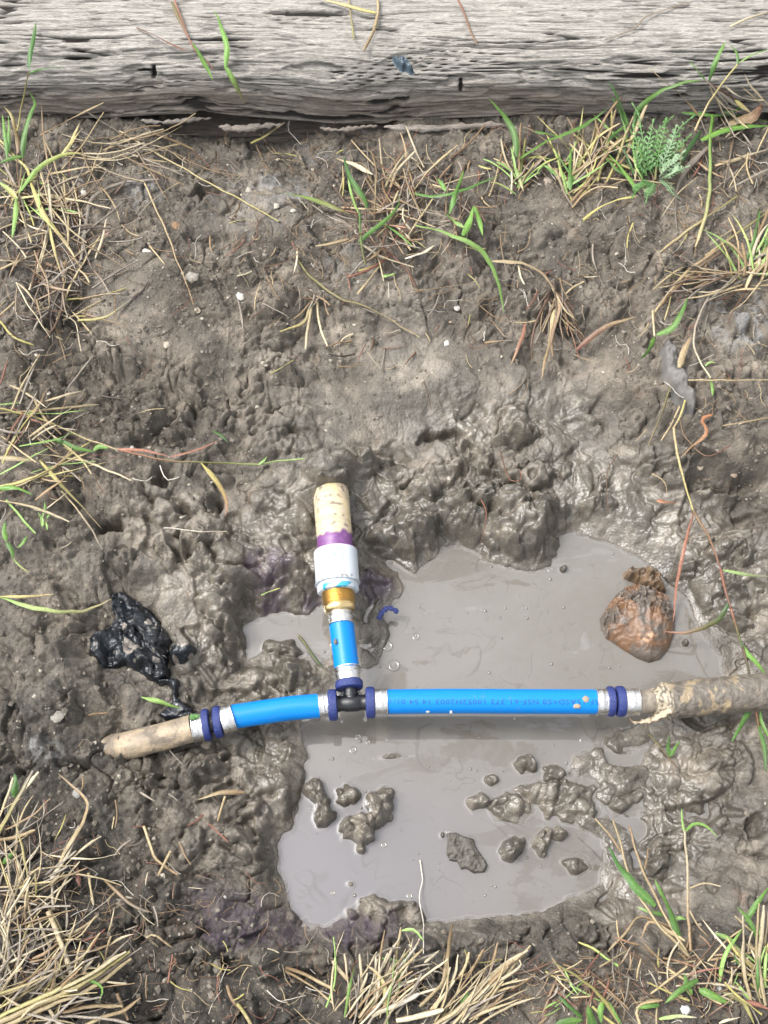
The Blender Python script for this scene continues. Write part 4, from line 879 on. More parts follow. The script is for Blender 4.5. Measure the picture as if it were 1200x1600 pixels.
# bubbles and froth rings on the puddle
def bubbles():
    R_ = random.Random(9); V = []; F = []
    spots = [(616, 1040, 8), (560, 1152, 4), (575, 1160, 3), (552, 1172, 5), (700, 1300, 3), (650, 995, 5), (606, 1010, 7), (860, 890, 4), (672, 868, 6), (690, 858, 4), (600, 1320, 4), (640, 1400, 4), (520, 1395, 3)]
    for _ in range(150): spots.append((R_.uniform(440, 1100), R_.uniform(850, 1430), R_.uniform(.8, 2.6)))
    for x, y, r in spots:
        c = W(x, y, 0.0)
        if float(bil(GZ, c[0], c[1])) > -.0015: continue
        k = mpp(x, y, 0)*r; b = len(V); n = 12; prof = [(1.25, 0.0), (1.0, .22), (.8, .12), (.6, .1), (.3, .13), (0.02, .14)] if r > 2.8 else [(1.2, 0), (1.0, .25), (.75, .55), (.4, .75), (.2, .8), (.02, .82)]
        for (q, h) in prof:
            for a in range(n): V.append((c[0]+k*q*math.cos(a*6.2832/n), c[1]+k*q*math.sin(a*6.2832/n), .0001+k*h*.9))
        for i in range(5):
            for a in range(n): F.append((b+i*n+a, b+i*n+(a+1) % n, b+(i+1)*n+(a+1) % n, b+(i+1)*n+a))
    m = len(V); o = mesh('bubbles', V, np.array(F), M_WATER, attrs=dict(depth=np.ones(m), edge=np.full(m, .25), tintp=np.zeros(m))); o['kind'] = 'stuff'; tag(o, 'small bubbles and froth rings on the muddy water', 'bubbles')
bubbles()

# ------------------------------------------------------------------ grass, straw and weeds
t = NT('blade'); tc = t.attr('tint', 'Color'); nz = t.noise(500, 3, .6)
M_BLADE = t.out(t.mix(1., tc, t.ramp(nz, [(.3, .7), (.7, 1.2)]), 'MULTIPLY'), .5, spec=.35)
PAL = dict(g=(.050, .110, .022), G=(.090, .175, .032), d=(.030, .075, .018), l=(.17, .26, .075), y=(.26, .23, .080), s=(.28, .222, .125), p=(.35, .30, .205), t=(.18, .122, .066),
           r=(.14, .058, .038), R=(.21, .095, .062), b=(.085, .048, .028), e=(.17, .145, .115), o=(.21, .088, .042), w=(.38, .35, .30), k=(.035, .024, .017), O=(.11, .10, .035))
def blade(spec, name='blade'):
    kind, wpx, c0, c1, h0, h1, pts = spec[:7]
    if isinstance(pts, str): pts = [tuple(map(float, q.split(','))) for q in pts.split()]
    P2 = np.array([(x, y, 0) for x, y in pts], float)
    L = np.sum(np.linalg.norm(np.diff(P2, axis=0), axis=1)); n = int(max(6, min(26, L/7)))
    Q = resample(P2, n); ext = L*.006+.4
    if kind != 'f': Q[:, 0] += ext*perlin(np.arange(n)*.35+pts[0][0], np.full(n, pts[0][1]*.37), 200); Q[:, 1] += ext*perlin(np.arange(n)*.35+pts[0][0]+9, np.full(n, pts[0][1]*.37), 201)
    z = hit(np.clip(Q[:, 0], -60, 1260), np.clip(Q[:, 1], 4, 1640), True)[:, 2]
    zz = np.convolve(np.pad(z, 3, mode='edge'), np.ones(7)/7, 'valid'); zz = np.maximum(zz, z-.002)*.7+.3*z.max()*(0 if L > 140 else 1)+(.3*zz if L > 140 else 0)
    u = np.linspace(0, 1, n)
    arch = min(L*.03, 7)*np.sin(np.pi*u)
    zz = zz+(h0*(1-u)+h1*u+arch*(1 if kind in 'Lf' else .3))*1e-3+.0006
    C = W(Q[:, 0], Q[:, 1], zz); k = mpp(Q[n//2, 0], Q[n//2, 1], float(zz[n//2]))
    T = np.gradient(C, axis=0); T /= np.linalg.norm(T, axis=1)[:, None]+1e-9
    B = np.cross(T, [0, 0, 1.]); B /= np.linalg.norm(B, axis=1)[:, None]+1e-9; N = np.cross(B, T)
    tw = 1.3*perlin(u*1.6+pts[0][0]*.1, u*0+pts[0][1]*.13, 202); 
    B2 = B*np.cos(tw)[:, None]+N*np.sin(tw)[:, None]; N2 = np.cross(B2, T)
    hw = wpx*k*.5
    if kind in 'Lf': wd = hw*np.minimum(1, .45+3*u)*np.clip(1-u**2.6, 0, 1)**.75
    elif kind == 's': wd = hw*(1+.18*perlin(u*5, u*0+pts[0][0], 203))*np.where(u > .92, .6, 1)
    else: wd = hw*(1-.35*u)
    ca, cb = np.array(PAL[c0]), np.array(PAL[c1])
    jit = 1+.18*math.sin(pts[0][0]*1.7+pts[0][1]); cc = (ca*(1-u[:, None]**1.3)+cb*u[:, None]**1.3)*jit
    rows = []
    if kind in 'Lf': offs = [(-1, .0, 1), (-.5, -.22, .93), (0, -.34, 1.25), (.5, -.22, .93), (1, .0, 1)]; closed = False
    elif kind == 's': offs = [(-1, 0, 1), (-.2, .35, 1.05), (.6, .25, 1), (1, 0, .95), (0, -.3, .7)]; closed = True
    else: offs = [(math.cos(a), math.sin(a), 1) for a in np.linspace(0, 2*np.pi, 5, endpoint=False)]; closed = True
    V = np.stack([C+B2*(o[0]*wd)[:, None]+N2*(o[1]*wd)[:, None]*(-1 if kind in 'Lf' else 1) for o in offs], 1)
    col = np.stack([cc*o[2] for o in offs], 1); m = len(offs); F = []
    for a in range(n-1):
        for b in range(m if closed else m-1): F.append((a*m+b, a*m+(b+1) % m, (a+1)*m+(b+1) % m, (a+1)*m+b))
    return V.reshape(-1, 3), F, col.reshape(-1, 3)
def plant(name, label, cat, specs, group=None, base=None, part='blade'):
    obs = []
    for s in specs:
        V, F, c = blade(s); obs.append(mesh(s[7] if len(s) > 7 else ('stem' if s[0] == 'c' else part), V, np.array(F), M_BLADE, cols=np.clip(c, 0, 1)))
    b = hit(*base)[0] if base else np.array([*np.mean([np.array(o.data.vertices[0].co) for o in obs], 0)])
    r = empty(name, tuple(map(float, b))); adopt(r, obs); tag(r, label, cat, group); return r
def fan(cx, cy, n, sx, sy, a0, da, l0, l1, pal, w0=2.5, w1=5, h=(2, 25), kind='sL', curve=.26, seed=0):
    """random blades: angles in degrees, 0 = right, 90 = up in the picture"""
    R = random.Random(int(cx*7+cy*13+seed)); out = []
    for _ in range(n):
        x = cx+R.gauss(0, sx); y = cy+R.gauss(0, sy); a = math.radians(a0+R.uniform(-da, da)); L = R.uniform(l0, l1); cv = R.gauss(0, curve); pts = [(x, y)]
        for q in range(3):
            x += L/3*math.cos(a); y -= L/3*math.sin(a); a += cv*.5+R.gauss(0, .07); pts.append((x, y))
        p = R.choice(pal); h0 = R.uniform(0, 4); out.append((R.choice(kind), R.uniform(w0, w1), p[0], p[-1], h0, R.uniform(*h), pts))
    return out
DRY = ['s', 'p', 'sp', 'ts', 'e', 't', 'es']; MIX = DRY+['y', 'ys', 'l', 'ly']; RED = ['r', 't', 'tR', 'b', 'e', 'bt', 's']; OLD = ['e', 'b', 't', 'k', 'te', 'be', 's']

plant('grass_tuft', 'green and yellow grass tuft against the beam in the upper left corner', 'grass tuft', [
 ('L',9,'g','G',12,30,'36,246 38,211 49,175 55,161 45,142'),('c',3,'y','O',4,20,'27,205 36,156 45,112'),('L',8,'d','g',6,6,'45,108 47,85 52,62 57,32'),('L',4,'g','d',6,4,'45,114 70,107 100,104'),
 ('L',7,'g','G',8,20,'11,246 8,211 3,178'),('L',6,'g','G',8,20,'13,242 14,203 12,178'),('L',7,'t','y',8,20,'28,240 27,215 17,180 5,166'),('L',7,'G','g',10,14,'36,244 17,248 -4,256'),
 ('L',8,'G','y',8,14,'33,298 55,268 82,249 104,241 130,238'),('L',6,'y','s',8,16,'96,241 110,222 125,191'),('L',5,'y','s',8,16,'102,238 115,218 128,200'),('L',9,'y','l',8,12,'27,312 14,296 -4,282'),
 ('L',8,'l','G',8,6,'26,310 23,345 18,374'),('L',8,'y','s',8,2,'47,285 58,312 71,340 104,381 121,409'),('L',5,'y','s',6,2,'74,348 85,390 96,431'),('c',4,'t','O',2,12,'30,330 31,290 36,244'),('c',3,'b','t',2,12,'30,300 27,250 26,205')]
 + fan(40, 300, 34, 22, 26, 60, 150, 40, 110, MIX, 2, 5, (3, 22)), base=(32, 310))
plant('straw_mat', 'tangle of fallen grey straw along the left edge below the green tuft', 'straw', fan(95, 340, 64, 48, 55, 30, 180, 40, 120, OLD+DRY, 1.6, 4, (1, 12), 'sLc')+fan(90, 440, 50, 40, 45, 70, 180, 30, 90, OLD, 1.6, 4, (1, 8), 'sLc')+fan(160, 235, 20, 60, 14, 0, 30, 60, 130, DRY, 1.6, 3.5, (1, 8), 'sc')+
 [('s',4,'e','s',2,2,'63,310 91,288 132,271 160,252'),('s',6,'e','e',2,2,'126,406 135,345 146,307 192,285 247,281'),('s',3.5,'s','s',2,2,'88,500 115,436 158,366'),('s',4,'s','p',1,2,'0,421 60,395'),('c',3,'y','y',1,1,'104,468 148,464 198,450'),
  ('s',4.5,'y','e',1,1,'121,501 160,497 181,486 206,466'),('s',4,'y','y',1,1,'0,502 22,527 52,539'),('s',3,'s','s',1,1,'104,477 143,521'),('c',2.4,'p','p',1,1,'96,491 118,505 126,549'),('s',3,'k','k',1,1,'206,466 222,455 232,438'),('s',5,'k','b',1,1,'92,430 98,470 88,505 70,530'),('s',5,'k','k',2,1,'100,440 80,490 84,540')])
for nm, lb, sp in [
 ('pale straw leaning from the soil onto the front of the beam', 0, ('s',4.5,'t','s',2,4,'63,211 110,186 162,160')),
 ('long grey straw slanting down from the beam past the ash patch', 0, ('s',3.2,'e','t',2,2,'129,169 192,213 220,246 242,277 264,318')),
 ('long yellow straw slanting down to the cream stone', 0, ('c',3,'s','y',2,2,'187,205 242,238 320,282 380,315 435,345')),
 ('long thin straw running down to the grey shell', 0, ('c',3,'s','t',2,2,'225,285 256,354 283,422 302,475')),
 ('thin straw lying level just under the beam at left', 0, ('c',2,'t','e',2,2,'100,225 200,212 310,210')),
 ('short brown straw crossing the hollow under the beam', 0, ('s',4,'t','t',2,2,'233,205 270,220 303,234')),
 ('short yellow straw standing in the hollow under the beam', 0, ('s',4,'y','s',4,2,'392,224 415,212 445,191')),
 ('jointed olive straw across the slope above the smooth mud', 0, ('s',4.5,'O','s',2,1,'463,400 480,427 517,457 540,470 563,475 617,503 655,528')),
 ('thin bent straw lying above the white chips', 0, ('c',2,'t','e',1,1,'643,458 730,443 763,435')),
 ('short thick straw left of the middle tuft', 0, ('s',6,'s','t',1,1,'493,385 520,380 547,373')),
 ('short straw stub beside the orange speck near the rim', 0, ('s',4,'t','e',1,1,'757,536 780,533 800,532')),
 ('hooked brown straw right of the white chips', 0, ('s',3.5,'t','e',1,1,'760,490 780,515 792,528 800,518 797,512')),
 ('long pink and straw coloured leaf on the right slope', 0, ('L',8,'r','s',2,1,'900,548 939,515 970,502 999,494')),
 ('thin straw crossing the right bank to the frame edge', 0, ('c',2.6,'s','s',2,2,'1074,594 1130,594 1204,593')),
 ('straw stub crossing the dark hollow at the right edge', 0, ('s',3,'s','t',2,2,'1130,665 1165,659 1204,652')),
 ('thin straw leaning below the grey flake', 0, ('s',3,'O','s',2,1,'1048,605 1032,650 1012,698')),
 ('forked thin straw right of the leaning one', 0, ('s',3,'s','s',2,1,'1062,635 1048,665 1032,689')),
 ('curled orange strip of dead leaf on the right bank', 0, ('L',7,'o','t',3,1,'1113,647 1096,656 1104,677 1080,698 1062,716')),
 ('thin reddish tendril looped under the orange strip', 0, ('c',2.4,'t','r',2,1,'1062,656 1071,683 1104,713 1143,695')),
 ('small red leaf scrap on the wet mud at right', 0, ('L',7,'o','b',1,1,'1026,782 1042,785 1059,785')),
 ('fine curled tan root above the red scrap', 0, ('c',2,'s','t',1,1,'1018,740 1033,748 1041,758 1042,770')),
 ('pair of fine brown roots lying in the wet mud at right', 0, ('c',2,'b','b',1,1,'965,710 950,735 948,765 951,800')),
 ('thin brown root over the big wet lump', 0, ('c',2.2,'R','b',2,1,'752,780 760,800 757,825 751,848')),
 ('red brown root curl above the big wet lump', 0, ('c',2.6,'b','R',2,2,'782,705 790,735 800,752 815,748 812,735')),
 ('white thread of root lying on the mud left of the cream pipe', 0, ('c',2.6,'w','p',2,1,'256,825 275,826 300,829 325,831 354,830')),
 ('short white root curl under the grass runner', 0, ('c',2.4,'w','w',2,1,'250,727 255,742 262,750 280,746')),
 ('white root hooked under the black crevice at left', 0, ('c',2,'w','w',2,1,'207,748 227,752 238,745')),
 ('thin white root hanging over the lower rim into the puddle', 0, ('c',2.6,'w','w',1.5,1,'656,1344 660,1375 655,1405 661,1440 662,1490')),
 ('small green blade on the slope right of the runner', 0, ('L',5,'g','d',1,1,'331,673 345,680 358,692')),
 ('short pale green blade on purple stained mud', 0, ('s',2.6,'l','y',1,1,'408,930 422,924 437,919')),
 ('small pale green blade lying over the black bag tail', 0, ('L',8,'l','G',5,4,'221,1089 245,1095 265,1102 284,1107')),
 ('olive stem stub in the mud left of the short blue pipe', 0, ('s',3.4,'O','d',1,1,'466,992 480,1010 492,1028 503,1042')),
 ('curved straw scrap lying on dark soil below the left pipe', 0, ('L',8,'t','s',1,1,'383,1238 350,1238 330,1242 308,1250')),
 ('short straw crossing below the curved scrap', 0, ('s',4,'s','t',1,1,'352,1244 346,1262 340,1283')),
 ('bent tan straw on black soil at lower left', 0, ('s',5,'s','t',2,1,'225,1291 234,1318 242,1341 260,1355 278,1366')),
 ('short straw crossing the bent tan one', 0, ('s',5,'s','s',3,1,'267,1330 256,1350 247,1369')),
 ('upright yellow straw stub at lower left', 0, ('s',5,'s','s',2,1,'138,1364 142,1390 146,1414')),
 ('long grey straw pointing at the purple stain', 0, ('s',6,'t','e',2,1,'163,1375 197,1406 215,1418 233,1425')),
 ('pointed brown dead leaf at lower left', 0, ('L',8,'r','b',3,1,'124,1383 120,1360 118,1336')),
 ('angled tan straw beside the purple stain', 0, ('s',4,'s','t',1,1,'228,1465 242,1461 268,1480')),
 ('tan straw lying level above the bottom straw clump', 0, ('s',6,'t','s',2,1,'446,1512 480,1524 525,1549')),
 ('second straw under the level tan one', 0, ('s',4,'t','s',2,1,'446,1517 490,1542 520,1568')),
 ('upright tan straw near the bottom edge', 0, ('s',6,'t','t',2,1,'183,1552 192,1575 200,1594')),
 ('yellow straw stub at the bottom left of centre', 0, ('s',6,'y','s',2,1,'371,1568 383,1585 395,1604')),
 ('brown straw stub above the yellow one near the bottom', 0, ('s',6,'t','b',2,1,'355,1540 362,1560 372,1575')),
 ('short red blade lying on the beam at left', 0, ('L',5,'b','r',2,2,'213,43 240,55 262,66 295,82')),
 ('thin red straw hanging over the beam right of centre', 0, ('s',3.4,'R','t',4,2,'716,0 727,25 735,48 746,70')),
 ('pale straw hanging over the top of the beam', 0, ('s',3,'s','y',4,2,'545,-4 549,30 553,62')),
 ('kinked straw hanging over the top of the beam', 0, ('s',5,'s','t',4,2,'590,-4 590,22 582,52 568,79')),
 ('bundle straw lying level along the top of the beam', 0, ('s',6,'s','y',6,6,'495,-4 545,10 588,20')),
 ('faint straw on the beam near the right corner', 0, ('s',2.6,'e','t',2,2,'945,62 990,45 1012,25 1080,2')),
 ('pale straw on the beam in the top right corner', 0, ('s',4,'p','e',3,2,'1140,42 1165,30 1204,18'))]:
    V, F, c = blade(sp); o = mesh('dry_straw' if sp[0] != 'L' else 'fallen_leaf', V, np.array(F), M_BLADE, cols=np.clip(c, 0, 1))
    if 'root' in nm or 'tendril' in nm: o.name = 'root'
    if 'green blade' in nm: o.name = 'grass_sprig'
    tag(o, nm, 'root' if 'root' in nm or 'tendril' in nm else ('leaf' if sp[0] == 'L' else 'straw'))
plant('grass_sprig', 'red stemmed sprig with bright green leaf tip lying on the beam', 'grass', [('c',3.4,'R','r',6,3,'270,-4 282,25 300,70 315,88 333,108'),('L',6,'O','r',6,4,'268,2 280,30 298,66'),('L',9,'G','G',8,6,'302,68 312,85 322,103 333,126','leaf')])
plant('grass_sprig', 'bright green jointed blade with brown tip standing on the beam', 'grass', [('L',9,'G','G',10,6,'352,106 354,75 347,45 334,15','leaf'),('L',9,'G','b',8,3,'351,103 362,120 372,140 383,163','leaf')])
plant('grass_runner', 'long grass runner with red joints reaching in from the left edge', 'grass', [
 ('c',3.6,'y','s',6,5,'-4,638 40,648 83,662 130,684 183,702'),('c',3.4,'R','O',5,4,'183,702 225,712 258,719 312,722'),('c',3,'O','l',4,4,'312,722 360,724 400,725 440,720 476,717'),('L',5,'R','R',5,5,'183,702 225,704 267,714'),('L',4.5,'R','R',5,5,'267,714 305,704 342,688'),
 ('L',8,'y','r',5,2,'315,723 342,758 354,788 351,808','leaf'),('L',9,'g','G',5,5,'83,686 100,692 117,700 148,706','leaf'),('L',8,'G','G',5,5,'146,704 154,698 171,700','leaf'),('L',5,'l','G',5,4,'404,726 412,720 418,712','leaf')])
plant('grass_tuft', 'sprawling straw and green blades at the left edge around the runner', 'grass tuft', [
 ('L',6,'l','G',4,5,'30,697 60,692 92,685 121,673'),('s',3.5,'s','s',3,3,'-4,646 70,640 154,632'),('s',5.5,'y','s',3,4,'-4,763 50,746 95,725 138,706'),('s',4,'s','y',3,4,'-4,771 70,740 110,710 142,690'),('s',4,'s','p',3,2,'54,708 125,719 165,733 204,750'),
 ('L',6.5,'y','s',3,2,'62,719 80,740 96,758 125,788 160,827'),('s',3,'s','e',2,2,'96,767 120,795 142,825 160,858'),('L',9,'s','s',5,4,'-4,715 25,716 54,720'),('L',9,'G','G',8,6,'-4,764 25,762 52,774'),('s',4.5,'s','p',4,1,'-4,781 50,792 108,815'),('s',3,'p','p',2,1,'40,788 66,797 104,770'),
 ('s',5,'s','t',3,3,'52,621 67,650 96,679'),('s',5,'b','r',3,3,'10,690 22,665 36,645'),('L',4,'l','G',3,2,'0,632 20,630 38,628')]+fan(30, 690, 30, 30, 45, 10, 60, 40, 110, MIX+RED, 2, 4.5, (2, 12)))
plant('grass_tuft', 'two long pale blades reaching in from the left edge above the bag', 'grass tuft', [('L',5,'y','s',4,3,'-4,932 30,932 60,931 87,928'),('L',7,'l','s',4,3,'-4,932 30,943 62,952 117,956 148,948 176,935')])
plant('grass_tuft', 'small green seedling at the left edge on the pale bank', 'grass tuft', [('L',8,'G','g',3,3,'10,845 6,830 9,814'),('L',8,'g','G',3,3,'10,848 18,860 21,875'),('L',3,'l','y',3,2,'21,873 33,886 46,895'),('L',6,'G','G',3,3,'27,856 36,848 43,836')]+fan(70, 812, 8, 5, 8, 90, 70, 12, 22, ['G', 'l'], 3, 5, (2, 6), 'L'))
plant('grass_tuft', 'green and reddish grass tuft on the bank at top centre', 'grass tuft', [
 ('L',10,'g','d',12,22,'573,326 570,313 547,277 537,243'),('L',5,'l','l',6,14,'560,332 550,307 543,273'),('c',4,'g','O',10,4,'562,333 563,367 570,413'),('L',8,'O','G',3,6,'547,335 490,312 437,300'),('L',7,'p','s',3,6,'583,273 553,257 523,247'),
 ('L',7,'g','G',4,16,'560,380 590,353 610,337 623,320 620,302'),('L',5,'g','G',4,10,'587,343 620,363 650,390'),('L',6,'g','g',6,12,'637,300 680,307 723,297 783,273'),('L',9,'g','G',6,18,'702,335 713,300 725,265'),('L',8,'G','g',6,10,'697,299 690,288 683,278'),
 ('L',10,'G','l',8,12,'697,335 712,347 727,357'),('L',11,'G','G',8,14,'723,369 732,350 740,321'),('L',9,'G','G',8,12,'742,323 750,350 754,369'),('L',9,'l','G',6,2,'650,352 693,363 730,377 757,397 773,427 783,460 788,492'),
 ('s',5,'s','p',3,14,'610,293 620,267 648,237'),('s',3.5,'s','s',3,12,'647,297 673,263 715,227'),('s',5,'y','s',2,2,'560,423 580,417 598,410'),('s',5,'s','s',2,1,'598,410 580,432 558,460'),('L',8,'w','p',3,3,'633,404 660,395 680,382'),('L',7,'l','l',2,1,'597,431 607,430 618,427'),('s',4,'p','e',2,2,'563,380 580,392 600,405')]
 + fan(608, 345, 60, 26, 30, 80, 170, 30, 85, RED+DRY, 1.8, 4.2, (2, 16), 'sLc')+fan(650, 290, 26, 40, 18, 60, 90, 30, 80, RED+DRY, 1.8, 4, (2, 14), 'sLc')+fan(720, 340, 20, 40, 18, 0, 180, 30, 70, OLD, 1.8, 3.6, (1, 6), 'sLc'), base=(605, 360))
plant('straw_tuft', 'small splayed straw tuft left of the smooth mud', 'straw', [('s',5,'s','y',2,1,'490,467 482,488 473,505 437,518'),('s',5,'s','p',2,1,'490,467 483,500 477,546'),('s',4,'s','p',2,1,'495,467 500,510 512,541'),('s',3,'t','t',2,1,'488,468 470,490 455,500')]+fan(500, 470, 8, 10, 6, 200, 90, 14, 34, RED, 2, 3.5, (1, 4), 's'))
plant('dead_grass', 'brown dead grass hanging over the rim at centre right', 'dead grass', [('L',7,'s','t',3,2,'768,408 795,409 820,412 850,430 868,455'),('L',7,'t','b',3,2,'868,455 874,480 866,510 858,548'),('L',8,'s','t',3,1,'866,470 863,510 855,550 845,595'),('s',4,'b','t',2,1,'868,455 880,470 896,496'),('L',6,'r','t',2,1,'820,505 815,530 797,572')]+fan(868, 470, 24, 10, 18, 270, 40, 30, 90, RED+OLD, 1.8, 4, (1, 6), 'sLc'))
plant('grass_tuft', 'broad bladed green grass left of the feathery weed below the beam', 'grass tuft', [
 ('L',10,'g','G',10,22,'808,246 804,210 787,180 762,153'),('L',12,'G','g',10,22,'810,248 855,221 907,199 953,168'),('L',7,'g','G',6,8,'836,206 860,210 881,217'),('L',8,'g','G',6,12,'891,297 891,262 893,228'),('L',6,'g','G',6,12,'941,226 960,210 982,191'),
 ('L',5,'g','l',4,8,'870,275 850,258 838,272'),('L',7,'y','G',5,5,'812,250 840,245 870,252'),('L',7,'l','s',6,3,'806,262 812,280 818,300')]+fan(808, 285, 16, 6, 14, 90, 60, 30, 80, MIX, 2, 5, (3, 14))+fan(893, 290, 34, 10, 20, 80, 60, 40, 110, MIX+['g', 'l'], 2, 5, (3, 22))+fan(925, 270, 20, 12, 20, 70, 30, 60, 120, ['t', 's', 'y', 'ys'], 2.5, 4.5, (6, 24), 's'), base=(870, 285))
plant('grass_tuft', 'tall green grass leaning onto the beam behind the feathery weed', 'grass tuft', [
 ('L',10,'g','d',8,14,'981,194 967,157 951,126'),('L',9,'d','g',8,14,'978,192 968,170 955,150'),('c',4.5,'l','g',4,8,'1009,265 997,229 975,184'),('L',9,'g','G',8,14,'990,200 997,172 1027,146 1061,131 1099,124')]+fan(985, 260, 14, 12, 20, 95, 50, 40, 90, ['g', 'G', 'd', 'l', 's'], 3, 7, (4, 16), 'L'))
plant('grass_tuft', 'arching grass stems with green leaves over the right end of the beam', 'grass tuft', [
 ('L',10,'g','G',10,14,'1108,127 1119,94 1134,64'),('L',5,'g','G',8,10,'1101,125 1088,108 1076,94'),('c',4,'s','y',4,14,'1085,205 1099,176 1125,135 1153,99'),('L',4,'l','g',8,8,'1153,99 1174,86 1204,76'),('L',5,'g','G',8,8,'1153,100 1150,80 1138,68'),
 ('c',3,'b','r',6,8,'1150,155 1125,140 1105,127'),('s',3.5,'t','s',3,10,'1091,180 1061,146 1009,103'),('L',8,'g','g',8,8,'1065,176 1110,180 1162,182 1204,191'),('L',11,'G','g',8,8,'1095,219 1120,208 1155,199 1204,196'),('s',6,'G','s',10,2,'1114,180 1110,221 1110,270 1106,322 1087,386'),
 ('L',9,'e','e',4,2,'1106,229 1072,266 1057,304 1057,362'),('L',7,'d','d',4,4,'1095,205 1078,230 1062,260'),('L',20,'s','R',8,8,'1138,194 1160,187 1178,182 1192,160','dead_leaf'),('L',7,'y','s',6,6,'1148,156 1160,166 1175,177'),('s',5,'O','s',4,2,'1151,307 1087,352 1031,394'),
 ('s',5,'O','s',4,3,'1204,328 1144,371 1102,399'),('s',6,'s','e',3,3,'1117,259 1155,248 1200,232'),('c',3.4,'s','s',3,3,'911,277 982,281 1054,287'),('s',4.5,'y','y',3,5,'896,210 937,240 994,268')]+fan(1130, 230, 30, 40, 30, 60, 180, 30, 100, OLD+DRY, 1.8, 4, (1, 12), 'sLc')+fan(1180, 175, 12, 20, 12, 170, 60, 30, 70, DRY+['g'], 2, 6, (3, 14)), base=(1100, 230))
def weed():
    obs = []
    def frond(pts, w, c, name='leaf'):
        P2 = resample(np.array([(x, y, 0) for x, y in pts], float), 22); z = float(hit(*pts[0])[0][2])
        u = np.linspace(0, 1, 22); C = W(P2[:, 0], P2[:, 1], z+.006+.022*np.sin(u*1.7)); T = np.gradient(C, axis=0); T /= np.linalg.norm(T, axis=1)[:, None]; B = np.cross(T, [0, 0, 1.]); B /= np.linalg.norm(B, axis=1)[:, None]
        V, F = [], []; k = mpp(*pts[0], z)
        def leaflet(o, d, s, L, wd):
            b = len(V)
            for a, q in ((0, .25), (.25, .9), (.5, .6), (.68, 1.), (.85, .55), (1, 0)):
                p = o+d*L*a; V.append(p-s*wd*q); V.append(p+s*wd*q+np.array([0, 0, .0006]))
            for a in range(5): F.append((b+2*a, b+2*a+1, b+2*a+3, b+2*a+2))
        for i in range(2, 21, 2):
            for sgn in (-1, 1):
                L = w*k*math.sin(math.pi*min(1, .25+.75*u[i]))**.6*random.uniform(.75, 1.15); d = B[i]*sgn*.8+T[i]*.6+np.array([0, 0, random.uniform(-.25, .25)]); d /= np.linalg.norm(d)
                leaflet(C[i], d, np.cross(d, [0, 0, 1.]), L, L*.17)
                for q in (.45, .7):
                    for s2 in (-1, 1):
                        d2 = d*.7+np.cross(d, [0, 0, 1.])*s2*.8; leaflet(C[i]+d*L*q, d2, np.cross(d2, [0, 0, 1.]), L*.38, L*.09)
        leaflet(C[-1], T[-1], B[-1], w*k*.9, w*k*.16)
        for i in range(21):
            b = len(V); V.extend([C[i]-B[i]*.0006, C[i]+B[i]*.0006, C[i+1]+B[i+1]*.0006, C[i+1]-B[i+1]*.0006]); F.append((b, b+1, b+2, b+3))
        o = mesh(name, V, F, M_BLADE, cols=np.tile(c, (len(V), 1))*rng.uniform(.8, 1.2, (len(V), 1))); obs.append(o)
    G1, G2, G3 = (.075, .17, .045), (.10, .20, .07), (.16, .24, .13)
    for pts, w, c in [([(1018,272),(1008,245),(995,222),(990,200)],11,G1),([(1022,270),(1012,235),(1016,212),(1020,192)],11,G2),([(1026,268),(1030,235),(1036,212),(1040,190)],12,G1),([(1030,266),(1048,225),(1062,200),(1078,186)],12,G2),([(1032,268),(1052,240),(1064,226),(1076,214)],11,G1),
        ([(1030,276),(1042,262),(1056,252),(1066,240)],13,G3),([(1030,280),(1046,274),(1056,268),(1070,262)],12,G3),([(1014,276),(1000,262),(996,244),(988,232)],10,G1),([(1016,282),(1006,288),(996,296),(990,305)],10,G1),([(1022,284),(1018,296),(1012,304),(1010,312)],9,G2),
        ([(1020,270),(1004,215),(998,180),(990,165)],9,G2),([(1030,262),(1044,236),(1052,214),(1056,200)],10,G3),([(1034,280),(1044,290),(1050,300),(1056,306)],8,G3),([(1016,268),(1022,230),(1028,205),(1048,185)],10,G1)]: frond(pts, w, c)
    b = hit(1024, 276)[0]
    for s in [('c',5,'O','l',0,10,'1024,282 1026,250 1028,215'),('c',4,'b','O',0,8,'1022,284 1016,260 1004,225')]:
        V, F, c = blade(s); obs.append(mesh('stem', V, np.array(F), M_BLADE, cols=c))
    r = empty('feathery_weed', tuple(map(float, b))); adopt(r, obs); tag(r, 'feathery light green weed with cut leaves growing below the beam', 'weed')
weed()
plant('grass_tuft', 'green and straw grass clump at the right edge of the upper bank', 'grass tuft', fan(1180, 425, 46, 18, 16, 60, 70, 40, 100, MIX+['g', 'l', 'g'], 2.5, 6, (4, 22))+fan(1140, 430, 26, 30, 12, 200, 40, 40, 110, OLD+DRY, 2, 4, (1, 8), 'sLc'))
plant('grass_tuft', 'jointed straw with two narrow green leaves on the right slope', 'grass tuft', [('c',4.5,'s','p',4,6,'1020,486 1021,505 1023,526'),('L',11,'G','g',6,10,'1026,523 1050,512 1064,490 1075,464','leaf'),('L',9,'G','g',6,4,'1023,527 1011,551 998,561','leaf'),('s',5,'s','t',4,4,'1023,488 1050,452 1080,419 1128,386'),('s',4,'t','b',4,4,'1023,490 1046,460 1084,425 1150,376'),('s',4,'b','t',3,3,'1042,465 1070,440 1095,428 1105,410'),('s',3,'s','s',3,2,'1014,505 1005,520 999,526'),('s',3,'y','s',4,2,'1050,452 1045,480 1038,500')])
